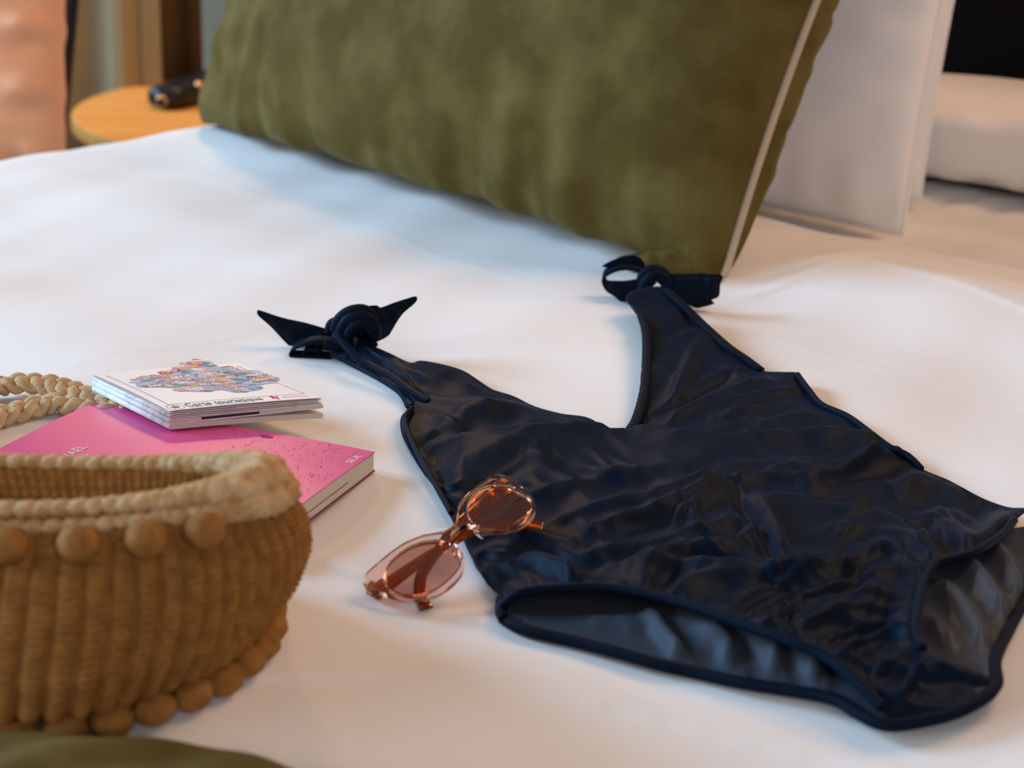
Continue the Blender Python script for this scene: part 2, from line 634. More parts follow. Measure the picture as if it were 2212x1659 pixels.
def make_pillow(name, BL, BR, upv, height, thick, m, parent=None, n=90, squash=None, back_scale=1.0, **kw):
    d = pillow_data(BL, BR, upv, height, thick, n=n, **kw)
    C, ex, up, nr, xs, ys, th, s, t = d
    V = []
    for side in (1, -1):
        P = C + xs[..., None] * ex + ys[..., None] * up + (side * th * (1.0 if side > 0 else back_scale))[..., None] * nr
        if squash is not None:
            P = squash(P)
        V.append(P.reshape(-1, 3))
    V = np.concatenate(V)
    f1 = grid_faces(n, n)
    f2 = [tuple(i + n * n for i in q[::-1]) for q in f1]
    o = link(name, V, f1 + f2, m, parent)
    # merge the rim
    import bmesh
    bm = bmesh.new()
    bm.from_mesh(o.data)
    bmesh.ops.remove_doubles(bm, verts=bm.verts, dist=1e-5)
    bmesh.ops.recalc_face_normals(bm, faces=bm.faces)
    bm.to_mesh(o.data)
    bm.free()
    o.data.polygons.foreach_set('use_smooth', [True] * len(o.data.polygons))
    rim = [pillow_at(d, i, 0) for i in range(n)] + [pillow_at(d, n - 1, j) for j in range(1, n)] + \
          [pillow_at(d, i, n - 1) for i in range(n - 2, -1, -1)] + [pillow_at(d, 0, j) for j in range(n - 2, 0, -1)]
    rim = np.array(rim)
    if squash is not None:
        rim = squash(rim)
    return o, rim


# green cushion
cBL = PB(450, 262, 0.006)
cBR = PB(1566, 592, 0.006)
cBR = cBR + (cBR - cBL) * 0.0
cex = unit((cBR - cBL) * np.array([1, 1, 0]))
cback = np.array([-cex[1], cex[0], 0])
lean = math.radians(27)
cup_ = math.cos(lean) * np.array([0, 0, 1.0]) + math.sin(lean) * cback


def rest_on(zfun, soft=0.0):
    def f(P):
        P = P.copy()
        b = zfun(P[..., 0], P[..., 1]) + soft
        P[..., 2] = np.where(P[..., 2] < b, b + 0.05 * (P[..., 2] - b) * 0, P[..., 2])
        return P
    return f


gc = empty('cushion', tuple((cBL + cBR) / 2))
tag(gc, 'olive green velvet cushion with beige piping leaning against the white pillows', 'cushion')


def green_sq(P):
    P = P.copy()
    rel = P - cBL
    w = np.linalg.norm(cBR - cBL)
    sx = np.clip((rel @ cex) / w * 2 - 1, -1, 1)
    P[..., 2] += 0.012 * (1 - np.abs(sx) ** 6)
    P[..., 2] -= 0.05 * np.clip(-(rel @ cback), 0, 1) / 0.12 * np.exp(-(rel[..., 2] / 0.10) ** 2)
    return rest_on(bedz, 0.002)(P)


body, rim = make_pillow('velvet_cover', cBL, cBR, cup_, 0.56, 0.27, M_VELVET, gc, n=150, pinch=0.045, wr=0.0042, seed=4,
                        folds=[('b', -0.62, .5, .020, .016, .10), ('b', -0.53, .35, .016, -.014, .05), ('b', -0.35, .45, .025, .014, -.1), ('b', -0.28, .3, .018, -.012, -.05), ('b', 0.0, .3, .03, .010, .1),
                               ('b', 0.25, .4, .03, .014, .05), ('b', 0.36, .45, .02, -.015, .1), ('b', 0.47, .5, .03, .018, .08), ('b', 0.60, .4, .02, -.014, .0), ('b', 0.70, .5, .03, .015, -.1), ('b', 0.85, .4, .03, -.012, -.2),
                               ('r', -0.7, .3, .03, .014, .3), ('r', -0.55, .25, .02, -.012, .2), ('r', -0.35, .35, .03, .014, .3), ('r', -0.15, .3, .02, -.014, .3), ('r', 0.1, .4, .03, .012, .4)],
                        squash=green_sq, power=0.30, back_scale=0.85, bdir=-cback + np.array([0, 0, 0.12]))
tube('piping', rim, 0.0042, M_PIPING, gc, closed=True)
# black tube standing in for the dark gap at the corner seam
zp = PB(1530, 520, 0.0)
zt = PY(np.array([1492, 1510, 1535, 1556]), np.array([470, 482, 505, 520]), cBR[1] + 0.035)
tube('seam_gap_dark', zt, [0.006, 0.009, 0.008, 0.005], M_BLACK, gc)

# white pillows on the bottom sheet
wBR = ground(1948, 506, 0.583)
e3h = np.array([E_H[0], E_H[1], 0])
e3u = np.array([E_UP[0], E_UP[1], 0])
sheet_rest = rest_on(sheetz, 0.002)


def standing(label, BR, wid, hei, thk, lean_deg, seed, loc=None):
    BR = np.array(BR)
    BL = BR + e3h * wid
    upv = math.cos(math.radians(lean_deg)) * np.array([0, 0, 1.0]) + math.sin(math.radians(lean_deg)) * e3u
    t = empty('pillow', tuple((BL + BR) / 2))
    tag(t, label, 'pillow')
    o, rm = make_pillow('pillowcase', BL, BR, upv, hei, thk, M_PILLOW, t, n=80, pinch=0.03, wr=0.006, seed=seed, squash=sheet_rest, power=0.36)
    # flange hem around the case
    tube('hem', rm, 0.003, M_PILLOW, t, closed=True)
    return t


standing('white standing pillow directly behind the olive cushion, lit grey pink', wBR, 0.66, 0.50, 0.14, 15, 31)
standing('white pillow standing between the front white pillow and the black headboard', wBR + e3u * 0.17 + e3h * 0.050, 0.66, 0.52, 0.12, 15, 37)
# pillow lying flat at the right against the headboard
fl = empty('pillow', (*bed_xy(1.98, 0.7), 0.58))
tag(fl, 'white pillow lying flat below the black headboard at the right edge', 'pillow')
_zt = float(PY(2110, 200, 1.96)[2])
pBL = np.array([*bed_xy(1.84, 1.02), (_zt + 0.577) / 2])
pBR = np.array([*bed_xy(1.86, 0.36), (_zt + 0.577) / 2])
make_pillow('pillowcase', pBL, pBR, e3u, 0.28, (_zt - 0.577) * 1.04, M_PILLOW, fl, n=80, pinch=0.03, wr=0.003, seed=41, squash=sheet_rest, power=0.3)

# ------------------------------------------------------------------ bedside table, case, armchair
tc = np.array([-0.352, 3.06, 0.45])
tb = empty('side_table', (tc[0], tc[1], 0))
tag(tb, 'round light oak bedside table seen beyond the white duvet', 'table')


def lathe(name, c, prof, m, parent, n=96):
    V, F = [], []
    for r, z in prof:
        for k in range(n):
            a = 2 * math.pi * k / n
            V.append((c[0] + r * math.cos(a), c[1] + r * math.sin(a), z))
    F = grid_faces(n, len(prof), wrap_u=True)
    F.append(tuple(range(n))[::-1])
    F.append(tuple((len(prof) - 1) * n + k for k in range(n)))
    return link(name, V, F, m, parent, smooth=True)


R = 0.462
o = lathe('tabletop', tc, [(R - 0.02, 0.415), (R - 0.003, 0.42), (R, 0.425), (R, 0.445), (R - 0.003, 0.449), (R - 0.01, 0.45)], M_WOOD, tb)
for a in (0.4, 2.5, 4.6):
    p0 = np.array([tc[0] + 0.28 * math.cos(a), tc[1] + 0.28 * math.sin(a), 0.42])
    p1 = np.array([tc[0] + 0.36 * math.cos(a), tc[1] + 0.36 * math.sin(a), 0.0])
    tube('leg', [p0, (p0 + p1) / 2, p1], [0.02, 0.018, 0.014], M_WOOD, tb, n=12)

# black case on the table
ca = ground(352, 236, 0.452)
cb2 = ground(640, 150, 0.452)
cx = unit(cb2 - ca)
cy = np.array([-cx[1], cx[0], 0])
case = empty('leather_case', tuple(ca))
tag(case, 'black leather case with brass stud lying on the round oak table', 'case')


def rounded_block(name, fr, L, Wd, Hh, m, parent):
    V = []
    nr, nl = 20, 14
    for j in range(nl):
        s = j / (nl - 1)
        k = min(1.0, 0.80 + 0.20 * math.sin(math.pi * min(1, s * 4) / 2)) * (1 - 0.0 * s)
        for i in range(nr):
            a = 2 * math.pi * i / nr
            c, q = math.cos(a), math.sin(a)
            sx = np.sign(c) * abs(c) ** 0.5
            sz = np.sign(q) * abs(q) ** 0.5
            V.append(fr((L * s, Wd / 2 * sx * k, Hh / 2 + Hh / 2 * sz * k)))
    F = grid_faces(nr, nl, wrap_u=True)
    F.append(tuple(range(nr))[::-1])
    F.append(tuple((nl - 1) * nr + i for i in range(nr)))
    return link(name, V, F, m, parent)


frc = Frame(ca, cx, cy, (0, 0, 1))
rounded_block('case_body', frc, 0.36, 0.075, 0.042, M_BLACK, case)
V, F = sphere_data(frc(np.array([0.075, -0.033, 0.036])), 0.008, 0.008, 0.008)
link('stud', V, F, M_BRASS, case)
ringp = [frc(np.array([-0.004 + 0.0, 0.010 * math.cos(a), 0.013 + 0.010 * math.sin(a)])) for a in np.linspace(0, 2 * math.pi, 20, endpoint=False)]
tube('ring', ringp, 0.0028, M_BRASS, case, closed=True)
tube('loop', frc(np.array([[0.03, -0.02, 0.01], [0.0, -0.012, 0.008], [-0.012, 0.0, 0.01], [0.0, 0.014, 0.012], [0.03, 0.02, 0.012]])), 0.005, M_BLACK, case)

# armchair with a peach cushion
ac = empty('armchair', (-0.86, 2.66, 0))
tag(ac, 'armchair with pleated peach linen backrest beyond the left edge of the bed', 'armchair')
aBR = np.array([-0.672, 2.43, 0.42])
aBL = aBR + unit(np.array([-1.0, 0.10, 0])) * 0.55
upc = unit(np.array([0.02, 0.22, 1.0]))
o, rm = make_pillow('backrest', aBL, aBR, upc, 0.55, 0.19, M_PEACH, ac, n=100, pinch=0.06, wr=0.009, seed=52, power=0.36)
o2, rm2 = make_pillow('seat', np.array([-1.22, 2.02, 0.40]), np.array([-0.80, 2.06, 0.40]), np.array([0, 1.0, 0.02]), 0.42, 0.14, M_PEACH, ac, n=50, seed=55)
for sx in (0, 1):
    px = aBL[0] + 0.02 if sx == 0 else aBR[0] - 0.07
    tube('back_post', [(px, 2.62, 0.0), (px - 0.002, 2.62, 0.42), (px + 0.03 * sx, 2.68, 0.75), (px + 0.05 * sx, 2.74, 1.02)], 0.017, M_BLACK, ac, n=10)
    tube('leg', [(px - (0.10 if sx else -0.02), 2.02, 0.0), (px - (0.10 if sx else -0.02), 2.02, 0.36)], 0.015, M_BLACK, ac, n=10)
    tube('seat_rail', [(px - (0.10 if sx else -0.02), 2.02, 0.34), (px, 2.62, 0.34)], 0.013, M_BLACK, ac, n=10)
tube('back_rail', [(aBL[0] + 0.02, 2.74, 1.0), (aBR[0] - 0.03, 2.74, 1.0)], 0.014, M_BLACK, ac, n=10)

# ------------------------------------------------------------------ swimsuit
suit = empty('swimsuit', tuple(PB(1500, 1100, 0)))
tag(suit, 'dark navy one-piece swimsuit with tied shoulder bows laid flat on the duvet', 'swimsuit')


def in_poly(px, py, poly):
    inside = np.zeros(px.shape, bool)
    n = len(poly)
    j = n - 1
    for i in range(n):
        xi, yi = poly[i][0], poly[i][1]
        xj, yj = poly[j][0], poly[j][1]
        c = ((yi > py) != (yj > py)) & (px < (xj - xi) * (py - yi) / (yj - yi + 1e-12) + xi)
        inside ^= c
        j = i
    return inside


def cloth_panel(name, outline, ctrl, strokes, m, parent, sp=6.0, noise_amp=0.0, extra=None, thick=0.0012, smooth_n=6, noise_fn=None):
    """a cloth cut to an outline; heights are metres above the bedding"""
    O = catmull(outline, smooth_n, closed=True)
    keep = [0]
    for i in range(1, len(O)):
        if np.hypot(*(O[i, :2] - O[keep[-1], :2])) > sp * 0.7:
            keep.append(i)
    O = O[keep]
    poly = O[:, :2]
    x0, y0 = poly.min(0)
    x1, y1 = poly.max(0)
    gx, gy = np.meshgrid(np.arange(x0, x1, sp), np.arange(y0, y1, sp * 0.8))
    gx = gx + (np.arange(gx.shape[0])[:, None] % 2) * sp * 0.5
    gx, gy = gx.ravel(), gy.ravel()
    ins = in_poly(gx, gy, poly)
    gx, gy = gx[ins], gy[ins]
    d, _ = seg_dist(gx, gy, [tuple(p) for p in poly] + [tuple(poly[0])])
    k = d > sp * 0.45
    gx, gy, d = gx[k], gy[k], d[k]
    n = len(poly)
    pu = np.concatenate([poly[:, 0], gx])
    pv = np.concatenate([poly[:, 1], gy])
    edge_d = np.concatenate([np.zeros(n), d])
    src = np.array([(p[0], p[1], p[2]) for p in O[::3]] + [c[:3] for c in ctrl])
    wgt = np.array([1.0] * len(O[::3]) + [c[3] for c in ctrl])
    D2 = (pu[:, None] - src[None, :, 0]) ** 2 + ((pv[:, None] - src[None, :, 1]) * 1.3) ** 2 + 60
    Wt = wgt[None] / D2 ** 1.25
    off = (Wt * src[None, :, 2]).sum(1) / Wt.sum(1)
    P = PB(pu, pv, off)
    fade = np.clip(edge_d / 18.0, 0.15, 1)
    h = np.zeros(len(pu))
    for st in strokes:
        ln, amp, wd_ = st[0], st[1], st[2]
        lc = catmull(ln, 5)
        dd, sd = seg_dist(pu, pv, [tuple(q) for q in lc])
        amp = amp * (0.85 if name == 'back_panel' else 1.0)
        # taper towards both ends
        e0 = np.hypot(pu - ln[0][0], pv - ln[0][1])
        e1 = np.hypot(pu - ln[-1][0], pv - ln[-1][1])
        tp = np.clip(np.minimum(e0, e1) / 40.0, 0.25, 1)
        asym = np.where(sd > 0, 1.0, 0.62)
        h = h + amp * 0.001 * tp * np.exp(-(dd / (wd_ * asym)) ** 2)
    if noise_fn is not None:
        h = h + noise_fn(pu, pv)
    h = h * fade
    if extra is not None:
        h = h + extra(pu, pv) * np.clip(edge_d / 10.0, 0.0, 1)
    P[:, 2] += h
    lo = bedz(P[:, 0], P[:, 1]) + (0.0014 if name == 'back_panel' else 0.0034)
    P[:, 2] = np.maximum(P[:, 2], lo)
    edges = [(i, (i + 1) % n) for i in range(n)]
    vs = [Vector((a, -b)) for a, b in zip(pu, pv)]
    ov, oe, of, vid, _, _ = delaunay_2d_cdt(vs, edges, [], 1, 1e-4)
    ids = [v[0] if len(v) else None for v in vid]
    faces = []
    for f in of:
        q = [ids[i] for i in f]
        if None in q:
            continue
        faces.append(q)
    o = link(name, P, faces, m, parent)
    if thick:
        solid(o, thick)
    return o, O, off[:n]


mm = 0.001
back_outline = [(1083, 1296, 4 * mm), (1084, 1330, 4 * mm), (1102, 1347, 4 * mm), (1150, 1366, 4 * mm), (1240, 1387, 4 * mm), (1330, 1410, 5 * mm),
                (1420, 1436, 5 * mm), (1500, 1454, 4 * mm), (1600, 1476, 5 * mm), (1700, 1492, 6 * mm), (1800, 1511, 8 * mm), (1850, 1540, 8 * mm),
                (1900, 1564, 8 * mm), (1950, 1566, 8 * mm), (2050, 1545, 8 * mm), (2120, 1512, 8 * mm), (2152, 1478, 8 * mm), (2150, 1425, 8 * mm), (2180, 1360, 8 * mm),
                (2212, 1300, 8 * mm), (2250, 1235, 8 * mm), (2265, 1175, 8 * mm), (2245, 1135, 6 * mm), (2165, 1140, 3 * mm), (2040, 1100, 2 * mm), (1890, 1070, 2 * mm),
                (1600, 1060, 2 * mm), (1300, 1100, 2 * mm), (1090, 1215, 2 * mm)]
back_strokes = [
    ([(1250, 1345), (1330, 1350), (1400, 1375)], 5, 18),
    ([(1360, 1335), (1410, 1355), (1450, 1400), (1490, 1440)], 10, 20),
    ([(1440, 1330), (1510, 1350), (1560, 1400), (1600, 1450)], 11, 26),
    ([(1540, 1345), (1620, 1375), (1670, 1430), (1690, 1470)], 12, 24),
    ([(1620, 1360), (1700, 1400), (1750, 1440), (1780, 1480)], 12, 24),
    ([(2090, 1150), (2150, 1200), (2190, 1260), (2190, 1320)], 10, 26),
    ([(2030, 1190), (2100, 1240), (2150, 1310), (2160, 1360)], 11, 24),
    ([(2010, 1260), (2070, 1310), (2110, 1370), (2130, 1420)], 10, 24),
    ([(1995, 1330), (2030, 1370), (2080, 1410)], 8, 20),
]
bk, BO, _ = cloth_panel('back_panel', back_outline, [(1500, 1400, 8 * mm, 1), (2100, 1300, 10 * mm, 1), (1400, 1200, 6 * mm, 3)], back_strokes, M_LINING, suit, sp=7.5, thick=0.001)
bk['label'] = 'grey lined inside of the back, seen through the leg openings'

A = 14 * mm
front_outline = [
    (722, 712, 16 * mm), (745, 700, 20 * mm), (790, 738, 16 * mm), (840, 762, 14 * mm), (885, 783, 12 * mm), (910, 779, 10 * mm), (960, 788, 8 * mm), (1002, 801, 7 * mm),
    (1035, 822, 7 * mm), (1066, 842, 7 * mm), (1110, 856, 6 * mm), (1155, 878, 6 * mm), (1210, 893, 6 * mm), (1262, 900, 6 * mm), (1292, 914, 6 * mm), (1314, 934, 6 * mm),
    (1340, 936, 5 * mm), (1364, 934, 5 * mm), (1381, 895, 7 * mm), (1388, 840, 9 * mm), (1392, 770, 11 * mm), (1387, 702, 14 * mm),
    (1366, 665, 16 * mm), (1352, 640, 18 * mm), (1385, 622, 22 * mm), (1440, 622, 22 * mm), (1475, 655, 18 * mm), (1512, 694, 12 * mm), (1560, 738, 8 * mm), (1605, 770, 6 * mm),
    (1646, 800, 5 * mm), (1690, 804, 9 * mm), (1722, 806, 9 * mm), (1744, 834, 6 * mm), (1768, 868, 4 * mm), (1792, 886, 5 * mm), (1832, 897, 5 * mm), (1880, 930, 4 * mm),
    (1918, 961, 4 * mm), (1946, 967, 5 * mm), (1986, 1010, 4 * mm), (2050, 1040, 4 * mm), (2130, 1078, 5 * mm), (2180, 1096, 7 * mm), (2216, 1100, 9 * mm),
    (2190, 1125, 14 * mm), (2160, 1160, 18 * mm), (2112, 1190, 20 * mm), (2060, 1205, 20 * mm), (2020, 1218, 20 * mm), (1996, 1255, 20 * mm), (1982, 1310, 20 * mm),
    (1978, 1360, 20 * mm), (1992, 1402, 18 * mm), (2040, 1430, 15 * mm), (2100, 1448, 12 * mm), (2148, 1470, 10 * mm), (2140, 1502, 8 * mm), (2060, 1543, 7 * mm), (1960, 1566, 7 * mm), (1925, 1566, 8 * mm),
    (1905, 1530, 12 * mm), (1850, 1472, 17 * mm), (1780, 1418, 20 * mm), (1700, 1384, 22 * mm), (1600, 1348, 22 * mm), (1500, 1313, 22 * mm), (1400, 1284, 21 * mm),
    (1300, 1270, 19 * mm), (1200, 1272, 17 * mm), (1130, 1280, 14 * mm), (1096, 1300, 9 * mm), (1084, 1312, 6 * mm),
    (1078, 1288, 4 * mm), (1058, 1268, 4 * mm), (1038, 1238, 4 * mm), (1012, 1188, 4 * mm), (986, 1140, 4 * mm), (968, 1105, 4 * mm), (940, 1052, 4 * mm), (908, 1010, 4 * mm),
    (886, 972, 4 * mm), (868, 936, 4 * mm), (866, 902, 5 * mm), (886, 880, 7 * mm), (896, 872, 7 * mm), (880, 850, 5 * mm), (850, 822, 5 * mm), (800, 792, 5 * mm),
    (750, 772, 6 * mm), (716, 748, 8 * mm)]
ctrl = [(1000, 1040, 9 * mm, 4), (1150, 1000, 12 * mm, 5), (1300, 1100, 13 * mm, 8), (1500, 1050, 14 * mm, 8), (1500, 1180, 14 * mm, 8),
        (1300, 1190, 12 * mm, 6), (1750, 1120, 14 * mm, 8), (1750, 1250, 15 * mm, 8), (1900, 1200, 14 * mm, 6), (1900, 1400, 12 * mm, 6),
        (2000, 1100, 12 * mm, 5), (1600, 950, 12 * mm, 5), (1500, 850, 10 * mm, 4), (1050, 900, 11 * mm, 4), (1150, 1220, 10 * mm, 4), (2050, 1490, 10 * mm, 5)]
strokes = [
    # belly
    ([(1130, 985), (1210, 1006), (1300, 1030), (1400, 1036), (1480, 1040), (1560, 1045)], 3.0, 11),
    ([(1120, 1082), (1200, 1066), (1260, 1045), (1330, 1033), (1420, 1028)], 3.0, 12),
    ([(1180, 1140), (1260, 1110), (1340, 1092), (1420, 1075), (1490, 1052), (1560, 1047)], 4.5, 13),
    ([(1240, 1170), (1330, 1135), (1420, 1108), (1500, 1072), (1560, 1050)], 4.0, 12),
    ([(1500, 1160), (1500, 1100), (1540, 1075), (1600, 1062)], 2.5, 14),
    ([(1560, 1047), (1650, 1041), (1740, 1047), (1800, 1033), (1850, 1012), (1890, 992), (1955, 1000)], 5.0, 11),
    ([(1640, 1027), (1720, 1021), (1800, 1016), (1860, 996), (1930, 975)], 3.2, 10),
    ([(1560, 1010), (1640, 1012), (1730, 1005), (1830, 990)], 2.2, 12),
    ([(1630, 1082), (1720, 1090), (1830, 1113), (1900, 1128), (1975, 1160), (2030, 1200)], 5.0, 15),
    ([(1700, 1060), (1800, 1068), (1900, 1090), (2000, 1110)], 2.5, 14),
    ([(1760, 1150), (1850, 1145), (1950, 1170), (2010, 1205)], 4.0, 14),
    ([(1990, 1120), (2040, 1110), (2090, 1125), (2110, 1160)], 5.0, 22),
    ([(1960, 1200), (2010, 1160), (2060, 1150)], 3.5, 13),
    ([(1480, 1190), (1570, 1178), (1630, 1148), (1655, 1125)], 4.0, 14),
    ([(1590, 1060), (1600, 1090), (1640, 1145), (1668, 1190), (1690, 1240)], -5.0, 15),
    ([(1620, 1060), (1650, 1100), (1690, 1160), (1720, 1200)], 4.0, 16),
    ([(1240, 1212), (1350, 1184), (1450, 1162), (1540, 1142), (1600, 1130)], 4.0, 13),
    ([(1300, 1238), (1400, 1215), (1500, 1196), (1580, 1200)], 3.5, 13),
    ([(1450, 1140), (1470, 1110), (1520, 1090)], 3.0, 12),
    ([(1030, 1190), (1090, 1200), (1150, 1226), (1230, 1246), (1300, 1252)], 4.0, 12),
    ([(1060, 1240), (1130, 1225), (1200, 1240), (1260, 1262)], 4.0, 12),
    ([(1100, 1150), (1180, 1165), (1260, 1190)], 3.0, 13),
    # lower pleats that fan towards the crotch
    ([(1370, 1236), (1450, 1226), (1550, 1240), (1650, 1246), (1760, 1240), (1860, 1226)], 7.0, 13),
    ([(1430, 1290), (1520, 1262), (1620, 1258), (1740, 1250)], 3.0, 10),
    ([(1560, 1325), (1610, 1296), (1700, 1266), (1760, 1246)], 4.0, 8),
    ([(1600, 1342), (1700, 1300), (1800, 1272), (1900, 1248), (1985, 1236)], 4.5, 8),
    ([(1640, 1358), (1720, 1325), (1840, 1300), (1965, 1288)], 4.5, 8),
    ([(1700, 1378), (1780, 1345), (1870, 1326), (1965, 1318)], 4.0, 8),
    ([(1760, 1400), (1840, 1365), (1960, 1340)], 3.5, 8),
    ([(1800, 1424), (1870, 1395), (1965, 1358)], 5.0, 9),
    ([(1870, 1480), (1920, 1440), (1980, 1400)], 4.0, 12),
    ([(1930, 1530), (1970, 1470), (2010, 1430)], 4.0, 14),
    ([(1985, 1235), (1900, 1180), (1860, 1215)], 3.0, 12),
    # left cup
    ([(870, 802), (920, 822), (980, 836), (1050, 842)], 4.0, 13),
    ([(895, 850), (950, 868), (1020, 876), (1090, 880)], 4.0, 12),
    ([(960, 905), (1020, 890), (1100, 880), (1180, 893)], 3.5, 14),
    ([(900, 958), (925, 946), (955, 930)], 4.5, 9),
    ([(905, 985), (940, 965), (975, 955)], 3.0, 10),
    ([(925, 900), (965, 915), (1010, 945)], 3.0, 14),
    ([(1000, 1010), (1060, 985), (1120, 972), (1200, 975)], 3.0, 20),
    ([(750, 735), (800, 770), (850, 800), (900, 845)], 5.0, 9),
    # right cup
    ([(1450, 735), (1500, 720), (1560, 750)], 3.5, 10),
    ([(1440, 880), (1480, 800), (1500, 750)], 4.0, 16),
    ([(1405, 905), (1480, 862), (1550, 826), (1600, 806)], -4.5, 13),
    ([(1420, 925), (1500, 880), (1570, 850), (1640, 832), (1690, 835)], 4.0, 12),
    ([(1540, 872), (1600, 862), (1680, 850), (1730, 842)], 3.5, 9),
    ([(1540, 905), (1620, 885), (1720, 868)], 3.5, 9),
    ([(1620, 930), (1700, 905), (1780, 900)], 3.0, 14),
    ([(1540, 790), (1580, 800), (1620, 830)], 3.5, 10),
]


def band(pu, pv):
    ln = catmull([(930, 962), (1000, 950), (1060, 944), (1130, 934), (1200, 929), (1312, 933), (1400, 938), (1480, 943), (1560, 949), (1640, 945), (1760, 943), (1880, 943), (1930, 950)], 4)
    yv = np.interp(pu, ln[:, 0], ln[:, 1])
    s = pv - yv
    ends = np.clip((pu - 940) / 60, 0, 1) * np.clip((1930 - pu) / 60, 0, 1)
    up = 1 / (1 + np.exp(-(s) / 2.5))
    return 0.009 * up * np.exp(-np.clip(s, 0, None) / 42.0) * ends


def cloth_noise(pu, pv):
    # crumpled jersey: ridged folds, stretched along the width of the suit
    a = math.radians(-8)
    x = pu * math.cos(a) - pv * math.sin(a)
    y = pu * math.sin(a) + pv * math.cos(a)
    y = y + 26 * waves(x, y, 330, 61) + 8 * waves(x, y, 120, 62)
    f1 = waves(x * 0.28, y, 95, 63, 5)
    f2 = waves(x * 0.35, y, 52, 64, 5)
    f3 = waves(x, y * 1.2, 130, 65, 5)
    r1 = 1 - np.abs(f1)
    r2 = 1 - np.abs(f2)
    belly = np.clip((pv - 975) / 60, 0, 1)
    left = np.exp(-((pu - 960) / 90) ** 2)
    return (0.0021 * r1 + 0.0009 * r2 * np.clip(f3 + 0.4, 0, 1.5) + 0.0018 * f3) * (0.45 + 0.55 * belly)


fr_o, FO, foff = cloth_panel('front_panel', front_outline, ctrl, strokes, M_SATIN, suit, sp=5.0, noise_fn=cloth_noise, extra=band)


def edge_tube(name, pts, r, mat_, n=8, ry=None, sub=8, ribs=None):
    A_ = catmull(pts, sub)
    P = PB(A_[:, 0], A_[:, 1], A_[:, 2])
    P[:, 2] += 0.0003
    rr = r
    if ribs:
        L = np.cumsum(np.r_[0, np.linalg.norm(np.diff(P, axis=0), axis=1)])
        rr = r * (1 + 0.14 * np.sin(L / ribs * 2 * math.pi))
    return tube(name, P, rr, mat_, suit, n=n, ry=ry)


ob = {(p[0], p[1]): p[2] for p in front_outline}
fo = front_outline


def run(a, b):
    i = [k for k, p in enumerate(fo) if (p[0], p[1]) == a][0]
    j = [k for k, p in enumerate(fo) if (p[0], p[1]) == b][0]
    return fo[i:j + 1]


edge_tube('leg_binding', run((2190, 1125), (1992, 1402)), 0.0026, M_SATIN)
edge_tube('leg_binding', run((1905, 1530), (1084, 1312)), 0.0028, M_SATIN)
edge_tube('leg_binding', [(p[0], p[1], p[2]) for p in back_outline[0:23]], 0.0032, M_MATTE)
# ribbed elastic bindings of the straps
edge_tube('strap_binding', [(1360, 932, 6 * mm), (1376, 905, 8 * mm), (1391, 850, 10 * mm), (1397, 780, 12 * mm), (1396, 720, 15 * mm), (1386, 684, 17 * mm)], 0.0034, M_MATTE, n=10, ry=0.0022, sub=60, ribs=0.0021)
edge_tube('strap_binding', [(1440, 628, 22 * mm), (1478, 662, 20 * mm), (1520, 703, 15 * mm), (1570, 748, 11 * mm), (1610, 776, 8 * mm), (1642, 800, 6 * mm)], 0.0036, M_MATTE, n=10, ry=0.0022, sub=60, ribs=0.0021)
edge_tube('strap_binding', [(728, 700, 25 * mm), (735, 728, 21 * mm), (760, 762, 16 * mm), (800, 788, 13 * mm), (850, 815, 11 * mm), (890, 845, 9 * mm), (925, 868, 8 * mm)], 0.0034, M_SATIN, n=10, ry=0.0022, sub=60, ribs=0.0021)
# lower strap edge
edge_tube('strap_binding', [(720, 765, 6 * mm), (770, 790, 4 * mm), (830, 822, 3 * mm), (870, 850, 3 * mm), (888, 880, 3 * mm)], 0.0034, M_SATIN, n=10, ry=0.0022, sub=50, ribs=0.0021)
# side seams
edge_tube('side_seam', [(890, 882, 8 * mm), (875, 905, 8 * mm), (884, 940, 8 * mm), (905, 985, 8 * mm), (928, 1025, 8 * mm), (950, 1065, 7 * mm), (975, 1110, 7 * mm)], 0.0018, M_SATIN)
edge_tube('side_seam', [(1722, 810, 10 * mm), (1748, 845, 8 * mm), (1775, 875, 6 * mm), (1830, 900, 6 * mm), (1878, 935, 6 * mm), (1920, 966, 6 * mm), (1960, 985, 6 * mm), (1990, 1014, 5 * mm)], 0.0022, M_SATIN)


